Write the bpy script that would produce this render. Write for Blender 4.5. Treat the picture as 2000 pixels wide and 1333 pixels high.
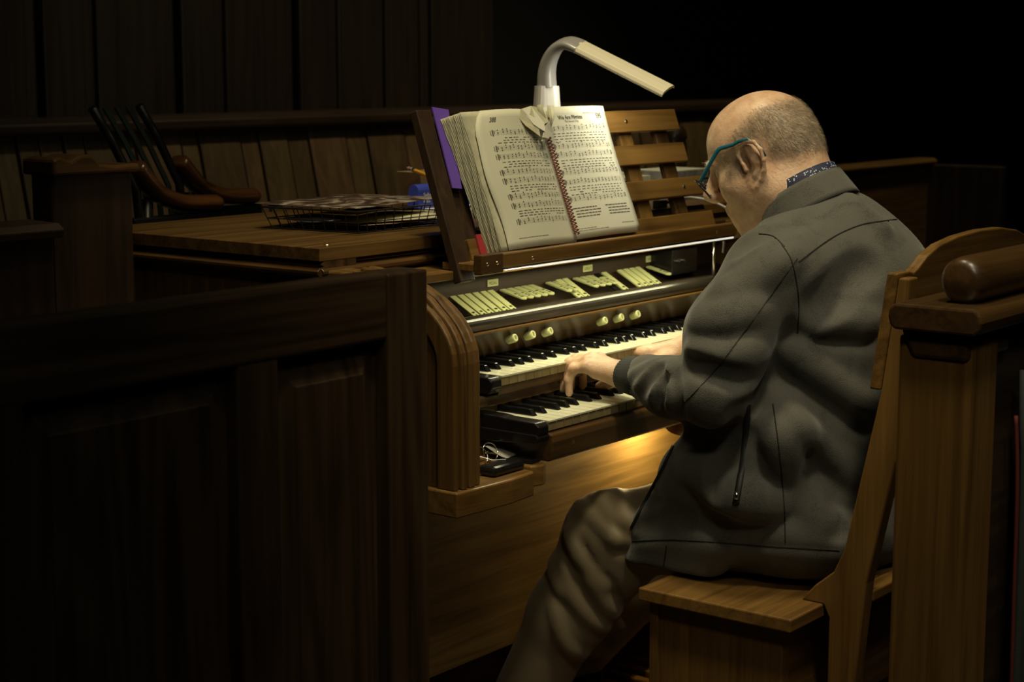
import bpy, bmesh, math, random
import numpy as np
from mathutils import Vector, Matrix
from mathutils.bvhtree import BVHTree
random.seed(7); np.random.seed(7)
S = bpy.context.scene; COL = S.collection
for o in list(bpy.data.objects): bpy.data.objects.remove(o)

# ------------------------------------------------------------ camera
F_PX, PITCH, YAW, CH = 3468.0, math.radians(8.784), math.radians(37.838), 1.378
cp, sp = math.cos(PITCH), math.sin(PITCH)
FW = Vector((math.cos(YAW)*cp, math.sin(YAW)*cp, -sp)); RT = Vector((math.sin(YAW), -math.cos(YAW), 0)); UP = RT.cross(FW)
cam_d = bpy.data.cameras.new('camera'); cam = bpy.data.objects.new('camera', cam_d); COL.objects.link(cam)
cam.matrix_world = Matrix(((RT.x, UP.x, -FW.x, 0), (RT.y, UP.y, -FW.y, 0), (RT.z, UP.z, -FW.z, CH), (0, 0, 0, 1)))
cam_d.sensor_width = 36; cam_d.lens = F_PX/2000*36; cam_d.clip_start = .05
cam_d.dof.use_dof = True; cam_d.dof.focus_distance = 2.9; cam_d.dof.aperture_fstop = 7.1
S.camera = cam
# ------------------------------------------------------------ world, light, exposure
S.view_settings.view_transform = 'Standard'; S.view_settings.look = 'None'
S.view_settings.gamma = 1; S.view_settings.use_curve_mapping = False; S.view_settings.exposure = 0.0
w = bpy.data.worlds.new('world'); S.world = w; w.use_nodes = True
w.node_tree.nodes['Background'].inputs[0].default_value = (.75, .9, .7, 1); w.node_tree.nodes['Background'].inputs[1].default_value = .010
def light(name, kind, loc, target, power, color, **kw):
    d = bpy.data.lights.new(name, kind); o = bpy.data.objects.new(name, d); COL.objects.link(o)
    o.location = loc; o.rotation_euler = (Vector(target)-Vector(loc)).to_track_quat('-Z', 'Y').to_euler()
    d.energy = power; d.color = color
    for k, v in kw.items(): setattr(d, k, v)
    return o
WARM = (1, .86, .52)
light('ceiling_spot', 'SPOT', (2.15, 1.75, 3.9), (2.75, 1.85, 1.0), 205, WARM, spot_size=math.radians(50), spot_blend=.85, shadow_soft_size=.22)
light('front_fill', 'SPOT', (1.35, .1, 4.7), (2.42, 1.45, 1.0), 260, (1, .87, .60), spot_size=math.radians(33), spot_blend=1, shadow_soft_size=.25)  # added fill from the camera side for the pew front and the man's back
light('side_fill', 'SPOT', (.35, -.6, 3.4), (2.45, 1.5, 1.03), 60, (1, .88, .62), spot_size=math.radians(34), spot_blend=1, shadow_soft_size=.2)  # weak added fill, lifts the lower jacket, face and cheek side
light('far_fill', 'SPOT', (4.6, 2.2, 3.6), (4.4, 3.8, 1.0), 75, WARM, spot_size=math.radians(70), spot_blend=1, shadow_soft_size=.1)  # added fill so the pews at the back show up
light('right_far_fill', 'SPOT', (6.3, 2.3, 3.6), (6.2, 3.7, .9), 70, WARM, spot_size=math.radians(75), spot_blend=1, shadow_soft_size=.1)  # another added fill, for the right stretch of the back pew
light('ambient_fill', 'AREA', (1.5, 0, 4.9), (2.5, 1.5, 0), 16, (.95, 1, .78), shape='SQUARE', size=4)  # added overhead fill standing in for ambient light in the closed room

# ------------------------------------------------------------ material helpers
def nodes(name):
    m = bpy.data.materials.new(name); m.use_nodes = True; nt = m.node_tree
    return m, nt, nt.nodes['Principled BSDF']
def mat(name, col, rough=.5, metal=0, bump=0, bscale=400, var=0, spec=.5, emit=None, es=0, sheen=0, coat=0, sss=0, trans=0, alpha=1):
    m, nt, b = nodes(name); b.inputs['Base Color'].default_value = (*col, 1); b.inputs['Roughness'].default_value = rough
    b.inputs['Metallic'].default_value = metal; b.inputs['Specular IOR Level'].default_value = spec
    b.inputs['Sheen Weight'].default_value = sheen; b.inputs['Coat Weight'].default_value = coat
    b.inputs['Transmission Weight'].default_value = trans; b.inputs['Alpha'].default_value = alpha
    if sss: b.inputs['Subsurface Weight'].default_value = sss; b.inputs['Subsurface Radius'].default_value = (.012, .005, .003); b.inputs['Subsurface Scale'].default_value = 1
    if emit: b.inputs['Emission Color'].default_value = (*emit, 1); b.inputs['Emission Strength'].default_value = es
    L = nt.links
    if bump or var:
        tc = nt.nodes.new('ShaderNodeTexCoord'); n = nt.nodes.new('ShaderNodeTexNoise'); n.inputs['Scale'].default_value = bscale; n.inputs['Detail'].default_value = 4
        L.new(tc.outputs['Object'], n.inputs['Vector'])
        if bump:
            bp = nt.nodes.new('ShaderNodeBump'); bp.inputs['Strength'].default_value = bump; bp.inputs['Distance'].default_value = .001
            L.new(n.outputs['Fac'], bp.inputs['Height']); L.new(bp.outputs['Normal'], b.inputs['Normal'])
        if var:
            r = nt.nodes.new('ShaderNodeValToRGB'); e = r.color_ramp.elements
            e[0].position = .3; e[1].position = .7; e[0].color = (*[c*(1-var) for c in col], 1); e[1].color = (*[min(1, c*(1+var)) for c in col], 1)
            L.new(n.outputs['Fac'], r.inputs['Fac']); L.new(r.outputs['Color'], b.inputs['Base Color'])
    return m
def wood(name, dark, light_, axis=0, rough=.35, scale=1.0, coat=.25, ring=0):
    """grain runs along `axis`; a random offset per object so neighbouring boards differ"""
    m, nt, b = nodes(name); N, L = nt.nodes, nt.links
    tc = N.new('ShaderNodeTexCoord'); oi = N.new('ShaderNodeObjectInfo'); mul = N.new('ShaderNodeVectorMath'); mul.operation = 'SCALE'; mul.inputs[0].default_value = (7, 5, 3)
    L.new(oi.outputs['Random'], mul.inputs['Scale']); add = N.new('ShaderNodeVectorMath'); L.new(tc.outputs['Object'], add.inputs[0]); L.new(mul.outputs[0], add.inputs[1])
    mp = N.new('ShaderNodeMapping'); sc = [26*scale]*3; sc[axis] = 1.4*scale; mp.inputs['Scale'].default_value = sc; L.new(add.outputs[0], mp.inputs['Vector'])
    n1 = N.new('ShaderNodeTexNoise'); n1.inputs['Scale'].default_value = 1; n1.inputs['Detail'].default_value = 6; n1.inputs['Distortion'].default_value = 1.2; L.new(mp.outputs[0], n1.inputs['Vector'])
    mp2 = N.new('ShaderNodeMapping'); sc2 = [170*scale]*3; sc2[axis] = 5*scale; mp2.inputs['Scale'].default_value = sc2; L.new(add.outputs[0], mp2.inputs['Vector'])
    n2 = N.new('ShaderNodeTexNoise'); n2.inputs['Scale'].default_value = 1; n2.inputs['Detail'].default_value = 3; L.new(mp2.outputs[0], n2.inputs['Vector'])
    mx = N.new('ShaderNodeMath'); mx.operation = 'MULTIPLY_ADD'; L.new(n2.outputs['Fac'], mx.inputs[0]); mx.inputs[1].default_value = .38; L.new(n1.outputs['Fac'], mx.inputs[2])
    last = mx.outputs[0]
    if ring:   # cathedral figure: elongated rings
        mp3 = N.new('ShaderNodeMapping'); s3 = [9]*3; s3[axis] = .85; mp3.inputs['Scale'].default_value = s3; L.new(add.outputs[0], mp3.inputs['Vector'])
        n3 = N.new('ShaderNodeTexNoise'); n3.inputs['Scale'].default_value = 1; n3.inputs['Detail'].default_value = 1; L.new(mp3.outputs[0], n3.inputs['Vector'])
        s = N.new('ShaderNodeMath'); s.operation = 'MULTIPLY'; s.inputs[1].default_value = 60; L.new(n3.outputs['Fac'], s.inputs[0])
        sn = N.new('ShaderNodeMath'); sn.operation = 'SINE'; L.new(s.outputs[0], sn.inputs[0])
        a = N.new('ShaderNodeMath'); a.operation = 'MULTIPLY_ADD'; L.new(sn.outputs[0], a.inputs[0]); a.inputs[1].default_value = ring; L.new(last, a.inputs[2]); last = a.outputs[0]
    r = N.new('ShaderNodeValToRGB'); e = r.color_ramp.elements; e[0].position = .42; e[1].position = .95; e[0].color = (*dark, 1); e[1].color = (*light_, 1)
    L.new(last, r.inputs['Fac']); L.new(r.outputs['Color'], b.inputs['Base Color'])
    bp = N.new('ShaderNodeBump'); bp.inputs['Strength'].default_value = .25; bp.inputs['Distance'].default_value = .0006; L.new(n2.outputs['Fac'], bp.inputs['Height']); L.new(bp.outputs['Normal'], b.inputs['Normal'])
    b.inputs['Roughness'].default_value = rough; b.inputs['Coat Weight'].default_value = coat; b.inputs['Coat Roughness'].default_value = .3
    return m
OAK_D, OAK_L = (.080, .039, .009), (.235, .126, .032)
oak = [wood('oak_%s' % 'xyz'[i], OAK_D, OAK_L, i, .38) for i in range(3)]
walnut = [wood('walnut_%s' % 'xyz'[i], (.030, .0150, .005), (.112, .058, .018), i, .32, coat=.2) for i in range(3)]
console = [wood('console_oak_%s' % 'xyz'[i], (.050, .025, .006), (.195, .104, .028), i, .34, coat=.4) for i in range(3)]
pine = [wood('pew_wood_%s' % 'xyz'[i], (.028, .015, .007), (.10, .058, .026), i, .45, coat=.15, ring=.10) for i in range(3)]
darkw = [wood('dark_panel_%s' % 'xyz'[i], (.02, .011, .006), (.06, .034, .017), i, .45, coat=.1) for i in range(3)]
board_m = [wood('board_%d' % i, c, d, 2, .5, coat=.1) for i, (c, d) in enumerate([((.07, .045, .016), (.17, .11, .042)), ((.055, .034, .014), (.14, .086, .036)), ((.09, .05, .02), (.2, .115, .05))])]
ivory = mat('ivory_plastic', (.60, .62, .30), .35)
key_white = mat('key_ivory', (.72, .72, .52), .3)
key_black = mat('key_black', (.008, .008, .008), .16)
black = mat('black_lacquer', (.010, .009, .009), .25)
chrome = mat('chrome', (.75, .75, .7), .18, 1)
brass = mat('brass_screw', (.7, .55, .3), .3, 1)
blackwire = mat('black_wire', (.012, .011, .010), .35)
ink = mat('printing_ink', (.07, .066, .055), .8)
inkgrey = mat('faint_ink', (.22, .21, .17), .8)
paper = mat('paper', (.66, .65, .52), .75, bump=.15, bscale=30)
paper_old = mat('worn_paper', (.47, .45, .31), .8, bump=.3, bscale=60, var=.12)
white_pl = mat('white_plastic', (.58, .56, .53), .3, coat=.3)
lamp_top = mat('lamp_cream_plastic', (.72, .66, .50), .35)

# ------------------------------------------------------------ mesh helpers
BASE = Vector((0, 0, 0))
def link(name, me, m, parent=None, base=None):
    """mesh given in world coordinates; stored relative to the thing's base"""
    o = bpy.data.objects.new(name, me); COL.objects.link(o)
    if m is not None: me.materials.append(m)
    b = base if base is not None else (Vector(parent['_b']) if parent is not None else BASE)
    me.transform(Matrix.Translation(-b))
    if parent is None: o.location = b
    else: o.parent = parent
    o['_b'] = tuple(b)
    return o
def thing(name, label, cat, base, group=None):
    o = bpy.data.objects.new(name, None); COL.objects.link(o); o.location = base; o['_b'] = tuple(base); o.empty_display_size = .05
    return tag(o, label, cat, group)
def tag(o, label, cat=None, group=None):
    o['label'] = label
    if cat: o['category'] = cat
    if group: o['group'] = group
    return o
def struct(o): o['kind'] = 'structure'; return o
class MB:
    def __init__(s): s.v = []; s.f = []
    def add(s, vs, fs):
        n = len(s.v); s.v += [tuple(v) for v in vs]; s.f += [tuple(i+n for i in f) for f in fs]; return s
    def box(s, x0, x1, y0, y1, z0, z1, M=None):
        vs = [Vector((x, y, z)) for x in (x0, x1) for y in (y0, y1) for z in (z0, z1)]
        if M is not None: vs = [M @ v for v in vs]
        return s.add(vs, [(0, 1, 3, 2), (4, 6, 7, 5), (0, 4, 5, 1), (2, 3, 7, 6), (0, 2, 6, 4), (1, 5, 7, 3)])
    def prism(s, pts, axis, a, b, M=None):
        """pts: 2-D outline in the two other axes (in order), extruded along axis from a to b"""
        n = len(pts); vs = []
        for t in (a, b):
            for p in pts:
                q = list(p); q.insert(axis, t); v = Vector(q); vs.append(M @ v if M is not None else v)
        return s.add(vs, [tuple(range(n))[::-1], tuple(range(n, 2*n))]+[(i, (i+1) % n, n+(i+1) % n, n+i) for i in range(n)])
    def tube(s, pts, r, n=8, cap=True, flat=None):
        pts = [Vector(p) for p in pts]; rs = r if isinstance(r, (list, tuple)) else [r]*len(pts)
        t0 = (pts[1]-pts[0]).normalized(); a = t0.orthogonal().normalized() if flat is None else Vector(flat[0]).normalized(); vs = []
        for i, p in enumerate(pts):
            t = (pts[min(i+1, len(pts)-1)]-pts[max(i-1, 0)]).normalized(); a = (a-t*a.dot(t)).normalized(); b = t.cross(a)
            k = 1 if flat is None else flat[1]
            for j in range(n):
                th = 2*math.pi*j/n; vs.append(p+(a*math.cos(th)*k+b*math.sin(th))*rs[i])
        fs = [(i*n+j, i*n+(j+1) % n, (i+1)*n+(j+1) % n, (i+1)*n+j) for i in range(len(pts)-1) for j in range(n)]
        if cap: fs += [tuple(range(n))[::-1], tuple(range((len(pts)-1)*n, len(pts)*n))]
        return s.add(vs, fs)
    def grid(s, P, close=False):
        R, C = len(P), len(P[0]); vs = [p for r in P for p in r]
        return s.add(vs, [(i*C+j, i*C+(j+1) % C, (i+1)*C+(j+1) % C, (i+1)*C+j) for i in range(R-1) for j in range(C if close else C-1)])
    def lathe(s, prof, c, axis=(0, 0, 1), n=20):
        A = Vector(axis).normalized(); a = A.orthogonal().normalized(); b = A.cross(a); c = Vector(c)
        return s.grid([[c+A*h+(a*math.cos(2*math.pi*j/n)+b*math.sin(2*math.pi*j/n))*r for j in range(n)] for r, h in prof], True)
    def mesh(s, name, smooth=False):
        me = bpy.data.meshes.new(name); me.from_pydata(s.v, [], s.f); me.validate()
        bm = bmesh.new(); bm.from_mesh(me); bmesh.ops.recalc_face_normals(bm, faces=bm.faces); bm.to_mesh(me); bm.free()
        if smooth: me.shade_smooth()
        return me
    def obj(s, name, m, parent=None, smooth=False, bevel=0, base=None, solid=0, sub=0, seg=2):
        o = link(name, s.mesh(name, smooth), m, parent, base)
        if solid: md = o.modifiers.new('solid', 'SOLIDIFY'); md.thickness = solid; md.offset = 0
        if sub: md = o.modifiers.new('sub', 'SUBSURF'); md.levels = md.render_levels = sub
        if bevel:
            md = o.modifiers.new('bevel', 'BEVEL'); md.width = bevel; md.segments = seg; md.limit_method = 'ANGLE'; md.angle_limit = math.radians(35)
        return o
def box(name, m, x0, x1, y0, y1, z0, z1, parent=None, bevel=.002, base=None, M=None):
    return MB().box(x0, x1, y0, y1, z0, z1, M).obj(name, m, parent, bevel=bevel, base=base)
def rot_about(p, axis, ang): p = Vector(p); return Matrix.Translation(p) @ Matrix.Rotation(ang, 4, axis) @ Matrix.Translation(-p)
def arc(cx, cy, r, a0, a1, n=8): return [(cx+r*math.cos(math.radians(a0+(a1-a0)*i/n)), cy+r*math.sin(math.radians(a0+(a1-a0)*i/n))) for i in range(n+1)]
def spline(pts, n=8):
    P = [Vector(p) for p in pts]; out = []
    for i in range(len(P)-1):
        a, b, c, d = P[max(i-1, 0)], P[i], P[i+1], P[min(i+2, len(P)-1)]
        for k in range(n):
            t = k/n; out.append(.5*((2*b)+(c-a)*t+(2*a-5*b+4*c-d)*t*t+(3*b-a-3*c+d)*t**3))
    return out+[P[-1]]
def ray(px, py): return (((px-1000)*RT+(666.5-py)*UP+F_PX*FW)/F_PX).normalized()
def text_tris(txt, size, bold=False):
    c = bpy.data.curves.new('t', 'FONT'); c.body = txt; c.size = size; c.align_x = 'CENTER'; c.resolution_u = 3
    if bold: c.offset = size*.02
    o = bpy.data.objects.new('t', c); COL.objects.link(o); dg = bpy.context.evaluated_depsgraph_get(); me = bpy.data.meshes.new_from_object(o.evaluated_get(dg))
    vs = [tuple(v.co) for v in me.vertices]; fs = [tuple(p.vertices) for p in me.polygons]
    bpy.data.objects.remove(o); bpy.data.curves.remove(c); bpy.data.meshes.remove(me); return vs, fs

# ============================================================ SETTING
struct(box('floor', darkw[0], -3, 12, -3, 9, -.05, 0, bevel=0))
struct(box('ceiling', mat('ceiling_plaster', (.05, .045, .04), .9), -3, 12, -3, 9, 5.0, 5.05, bevel=0))
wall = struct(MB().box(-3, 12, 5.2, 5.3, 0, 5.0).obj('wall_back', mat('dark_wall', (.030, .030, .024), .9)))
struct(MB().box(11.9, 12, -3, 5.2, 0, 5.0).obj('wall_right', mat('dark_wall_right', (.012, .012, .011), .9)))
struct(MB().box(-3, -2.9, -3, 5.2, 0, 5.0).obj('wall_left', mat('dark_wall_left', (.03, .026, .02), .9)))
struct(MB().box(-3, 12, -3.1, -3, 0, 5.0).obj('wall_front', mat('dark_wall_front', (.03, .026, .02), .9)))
# dark timber wainscot behind the back pew
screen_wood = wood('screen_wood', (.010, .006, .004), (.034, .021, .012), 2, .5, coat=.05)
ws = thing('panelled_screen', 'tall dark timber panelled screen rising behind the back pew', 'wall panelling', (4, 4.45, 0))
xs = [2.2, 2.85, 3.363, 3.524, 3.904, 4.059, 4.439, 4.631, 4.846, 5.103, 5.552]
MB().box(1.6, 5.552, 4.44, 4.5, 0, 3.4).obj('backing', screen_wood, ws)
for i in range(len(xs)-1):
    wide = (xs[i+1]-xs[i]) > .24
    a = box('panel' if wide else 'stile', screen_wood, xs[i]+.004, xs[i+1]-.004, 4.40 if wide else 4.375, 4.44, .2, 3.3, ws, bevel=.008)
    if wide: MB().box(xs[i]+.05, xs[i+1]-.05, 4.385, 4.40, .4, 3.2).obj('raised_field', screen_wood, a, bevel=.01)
# back pew with leaning boards
bp_ = thing('back_pew', 'long back pew of brown upright boards under a moulded rail, behind the organ', 'pew', (4.5, 3.9, 0))
def lean(y0, z0, z1, tan): return lambda x, z, d=0: Vector((x, y0-(z1-z)*tan+d, z))
edges = [2.0, 2.13, 2.30, 2.45, 2.62, 2.77, 2.915, 2.99, 3.065, 3.146, 3.218, 3.40, 3.574, 3.644, 3.815, 3.891, 4.017, 4.11, 4.284, 4.385, 4.575, 4.66, 4.83, 4.91, 5.08, 5.17, 5.35, 5.44, 5.62, 5.70, 5.9, 6.0, 6.2, 6.3, 6.5, 6.6, 6.8, 6.9, 7.1]
Lf = lean(4.03, .45, 1.205, .22)
for i in range(len(edges)-1):
    x0, x1 = edges[i]+.004, edges[i+1]-.004; d = -.004*(i % 2)
    vs = [Lf(x, z, dd+d) for x in (x0, x1) for z in (.45, 1.2) for dd in (0, .02)]
    MB().add(vs, [(0, 1, 3, 2), (4, 6, 7, 5), (0, 4, 5, 1), (2, 3, 7, 6), (0, 2, 6, 4), (1, 5, 7, 3)]).obj('board', board_m[(i*7) % 3], bp_, bevel=.003)
MB().box(2.0, 7.1, 4.07, 4.11, .4, 1.2).obj('backing', darkw[0], bp_)
MB().prism([(3.985, 1.193), (3.975, 1.20), (3.975, 1.222), (3.995, 1.236), (4.08, 1.24), (4.09, 1.193)], 0, 1.2, 7.2).obj('rail', darkw[0], bp_, bevel=.004)
MB().box(2.0, 7.1, 3.40, 3.88, .42, .45).obj('seat', darkw[0], bp_, bevel=.005)
# pew to the right, behind the man
rp = thing('pew', 'dark brown pew back seen behind the organist to the right of his shoulder', 'pew', (6.0, 3.0, 0))
box('back_panel', console[0], 4.7, 6.53, 3.0, 3.04, .35, 1.0, rp)
MB().prism([(2.98, 1.0), (2.975, 1.012), (2.99, 1.024), (3.06, 1.024), (3.06, 1.0)], 0, 4.7, 6.56).obj('rail', oak[0], rp, bevel=.003)
MB().box(6.53, 6.58, 2.7, 3.06, 0, 1.0).obj('end_panel', darkw[2], rp, bevel=.006)
# dark television-like cabinet further right
tv = thing('black_cabinet', 'black flat rectangular cabinet standing far behind the organist', 'cabinet', (6.1, 3.2, 0))
box('body', mat('matt_black', (.0008, .0008, .0008), 1, spec=0), 5.66, 6.55, 3.09, 3.36, .5, 1.325, tv, bevel=.006)
box('plinth', mat('charcoal_plinth', (.01, .01, .01), .8), 5.7, 6.5, 3.11, 3.34, 0, .5, tv)
# pew end and rail on the far left
pe = thing('carved_pew_end', 'dark upright pew end with a scalloped carved top at the left', 'pew end', (2.10, 2.62, 0))
top = [(1.962, 1.185), (1.962, 1.214), (1.975, 1.219), (2.0, 1.209), (2.022, 1.219), (2.045, 1.220), (2.065, 1.202), (2.10, 1.198), (2.155, 1.200), (2.155, 1.185)]
MB().prism([(1.968, 0), (1.968, 1.185)]+top[1:-1]+[(2.149, 1.185), (2.149, 0)], 1, 2.55, 2.61).obj('panel', darkw[2], pe, bevel=.006)
MB().prism([(x, z+.004) for x, z in top], 1, 2.535, 2.625).obj('scalloped_crown', walnut[0], pe, bevel=.005)
lr = thing('pew', 'dark pew front rail at the left edge, beside the carved pew end', 'pew', (1.7, 2.6, 0))
MB().prism([(2.50, 1.085), (2.495, 1.10), (2.51, 1.11), (2.60, 1.112), (2.60, 1.085)], 0, 1.0, 1.95).obj('rail', darkw[0], lr, bevel=.003)
box('front_panel', darkw[2], 1.0, 1.95, 2.53, 2.56, 0, 1.085, lr)
# folding chair with curved arms behind the organ
fc = thing('armchair', 'dark chair with two curved glossy wooden arms and green straps behind the organ', 'chair', (2.7, 3.05, 0))
gloss = wood('glossy_arm_wood', (.06, .02, .006), (.2, .08, .025), 0, .18, coat=.9)
greencl = mat('dark_green_strap', (.02, .032, .024), .7, bump=.4, bscale=500)
for k, (dx, dy) in enumerate(((0, 0), (.20, .09))):
    P = spline([(2.465+dx, 2.92+dy, 1.175), (2.492+dx, 2.92+dy, 1.145), (2.528+dx, 2.92+dy, 1.112), (2.59+dx, 2.92+dy, 1.089), (2.66+dx, 2.92+dy, 1.083), (2.70+dx, 2.92+dy, 1.082)], 5)
    MB().tube(P, [.014]+[.019]*(len(P)-3)+[.016, .01], 10, flat=((0, 1, 0), 1.7)).obj('armrest', gloss, fc, smooth=True)
    MB().tube([(2.69+dx, 2.92+dy, 1.066), (2.70+dx, 2.92+dy, .6), (2.72+dx, 2.92+dy, .0)], .012, 8).obj('leg', blackwire, fc, smooth=True)
    MB().tube([(2.50+dx, 2.92+dy, 1.10), (2.47+dx, 2.92+dy, .5), (2.44+dx, 2.92+dy, 0)], .012, 8).obj('leg', blackwire, fc, smooth=True)
    MB().box(2.45+dx, 2.71+dx, 2.905+dy, 2.935+dy, 1.02, 1.063).obj('arm_rail', blackwire, fc, bevel=.004)
    MB().tube([(2.362+dx, 2.92+dy, 1.295), (2.41+dx, 2.92+dy, 1.225), (2.47+dx, 2.92+dy, 1.12), (2.49+dx, 2.92+dy, .9), (2.52+dx, 2.92+dy, .5)], .010, 8).obj('back_post', blackwire, fc, smooth=True)
for k in range(4):
    y = 2.925+.022*k; dx = .049*k
    MB().grid([[(a+dx, y, z), (a+dx+.02, y+.009, z)] for a, z in ((2.362, 1.293), (2.41, 1.222), (2.468, 1.12), (2.49, .9), (2.52, .6))]).obj('strap', greencl, fc, solid=.004)
box('seat', greencl, 2.5, 2.86, 2.91, 3.13, .45, .48, fc)

# ============================================================ FOREGROUND PEW FRONT (left)
fp = thing('choir_stall', 'dark panelled pew front filling the lower left foreground', 'pew', (1.2, 1.47, 0))
PZ = 1.126
box('top_rail', pine[0], .35, 1.617, 1.45, 1.50, 1.045, PZ, fp, bevel=.004)
box('end_stile', pine[2], 1.617, 1.692, 1.449, 1.50, 0, PZ, fp, bevel=.003)
for i, (a, b) in enumerate(((1.365, 1.43), (1.01, 1.075), (.66, .72))):
    box('stile', pine[2], a, b, 1.452, 1.498, .12, 1.047, fp, bevel=.003)
box('bottom_rail', pine[0], .35, 1.619, 1.451, 1.50, 0, .14, fp, bevel=.003)
for a, b in ((1.43, 1.617), (1.075, 1.365), (.72, 1.01), (.35, .66)):
    p = MB().box(a-.003, b+.003, 1.472, 1.486, .13, 1.05).obj('panel', pine[2], fp)
    # raised field with a sloping border
    o, i_ = .006, .034
    vs = [(a+o, 1.472, .146), (b-o, 1.472, .146), (b-o, 1.472, 1.039), (a+o, 1.472, 1.039), (a+i_, 1.462, .178), (b-i_, 1.462, .178), (b-i_, 1.462, 1.007), (a+i_, 1.462, 1.007)]
    vs += [(x+sx*.002, 1.459, z+sz*.002) for (x, y, z), (sx, sz) in zip(vs[4:8], ((1, 1), (-1, 1), (-1, -1), (1, -1)))]
    MB().add(vs, [(0, 1, 5, 4), (1, 2, 6, 5), (2, 3, 7, 6), (3, 0, 4, 7), (4, 5, 9, 8), (5, 6, 10, 9), (6, 7, 11, 10), (7, 4, 8, 11), (8, 9, 10, 11), (0, 3, 2, 1)]).obj('raised_field', pine[2], p)

# ============================================================ ORGAN
OG = thing('organ_console', 'two manual oak organ console with curved cheeks, ivory stop tabs and black and white keys', 'organ', (2.85, 2.2, 0))
KX0, OCT, NW = 2.42, .1690, 36; KW = OCT/7; KX1 = KX0+KW*NW
XC = KX0+(KX1-KX0)/2; XL, XR = 2.170, 2*XC-2.170
def mir(x): return 2*XC-x
# cheeks
prof_c = [(1.803, .692), (1.803, .90)]+[(1.803+.24*(1-math.cos(t)), .90+.142*math.sin(t)) for t in [math.radians(a) for a in range(8, 91, 6)]]+[(2.62, 1.042), (2.62, .692)]
INNER = [(1.843, .692), (1.843, .90)]+[(2.043-.200*math.cos(t), .90+.104*math.sin(t)) for t in [math.radians(a) for a in range(8, 91, 6)]]
def offs(p, d):  # inset the front curve only
    return [(y+d if y < 2.5 else y, z-(d if z > .99 else 0)) for y, z in p]
for a, sgn in ((XL, 1), (XR, -1)):
    c = MB().prism(offs(prof_c, .006), 0, *sorted((a+sgn*.005, a+sgn*.066))).obj('cheek', console[2], OG, bevel=.004)
    for k, (u0, u1, dd) in enumerate(((.000, .012, .0), (.016, .030, -.004), (.034, .050, -.004), (.054, .068, .0))):
        MB().prism(offs(prof_c[:-2], dd)+INNER[::-1], 0, *sorted((a+sgn*u0, a+sgn*u1))).obj('reed_moulding', console[2], c, bevel=.005, seg=3)
# case behind
box('back_case', console[0], XL+.02, XR-.02, 2.25, 2.62, 0, 1.04, OG)
MB().box(2.16, mir(2.16), 2.30, 2.66, 0, .9).obj('rear_case', console[2], OG)
# moulded top
MB().box(2.158, mir(2.158), 2.088, 2.70, 1.052, 1.075).obj('lid', console[0], OG, bevel=.0015)
MB().prism([(2.100, 1.052), (2.094, 1.046), (2.100, 1.042), (2.090, 1.040), (2.084, 1.035), (2.084, 1.030), (2.092, 1.024), (2.115, 1.020), (2.25, 1.020), (2.25, 1.052)], 0, 2.164, mir(2.164)).obj('front_moulding', walnut[0], OG, bevel=.0008)
MB().prism([(2.170, 1.052), (2.164, 1.046), (2.170, 1.042), (2.160, 1.040), (2.154, 1.035), (2.154, 1.030), (2.162, 1.024), (2.185, 1.020), (2.25, 1.020), (2.25, 1.052)], 1, 2.089, 2.70).obj('side_moulding', walnut[1], OG, bevel=.0008)
MB().lathe([(0, .0018), (.005, .0015), (.006, 0)], (2.21, 2.12, 1.075)).obj('screw', brass, OG, smooth=True)
box('fascia', console[0], XL+.068, XR-.068, 2.13, 2.16, .94, 1.02, OG)
# boards the desk stands on
box('shelf_board', oak[0], XL+.07, XR-.07, 2.0, 2.26, 1.004, 1.02, OG)
# nameboard, stop rail
box('nameboard', darkw[0], XL+.068, XR-.068, 2.108, 2.13, .93, 1.005, OG)
MB().prism([(2.108, .938), (2.035, .911), (2.015, .905), (2.015, .88), (2.13, .88), (2.13, .938)], 0, XL+.068, XR-.068).obj('stop_rail', darkw[0], OG, bevel=.002)
# rounded thumb rail
MB().prism(arc(2.002, .915, .016, 300, 60, 14)[::-1] if False else arc(2.005, .916, .0165, 30, 260, 14)+[(2.03, .900), (2.03, .925)], 0, 2.30, mir(2.30)).obj('thumb_rail', mat('black_gloss_rail', (.03, .025, .018), .30, coat=.15), OG, smooth=False, bevel=.001)
MB().prism([(1.992, .902), (1.986, .902), (2.020, .852), (2.03, .852), (2.03, .902)], 0, 2.27, mir(2.27)).obj('piston_rail', walnut[0], OG, bevel=.001)
MB().box(2.27, mir(2.27), 1.982, 2.0, .9015, .9040).obj('rail_fillet', oak[0], OG)
box('backing_block', walnut[0], XL+.068, XR-.068, 2.03, 2.2, .70, .90, OG)
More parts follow.
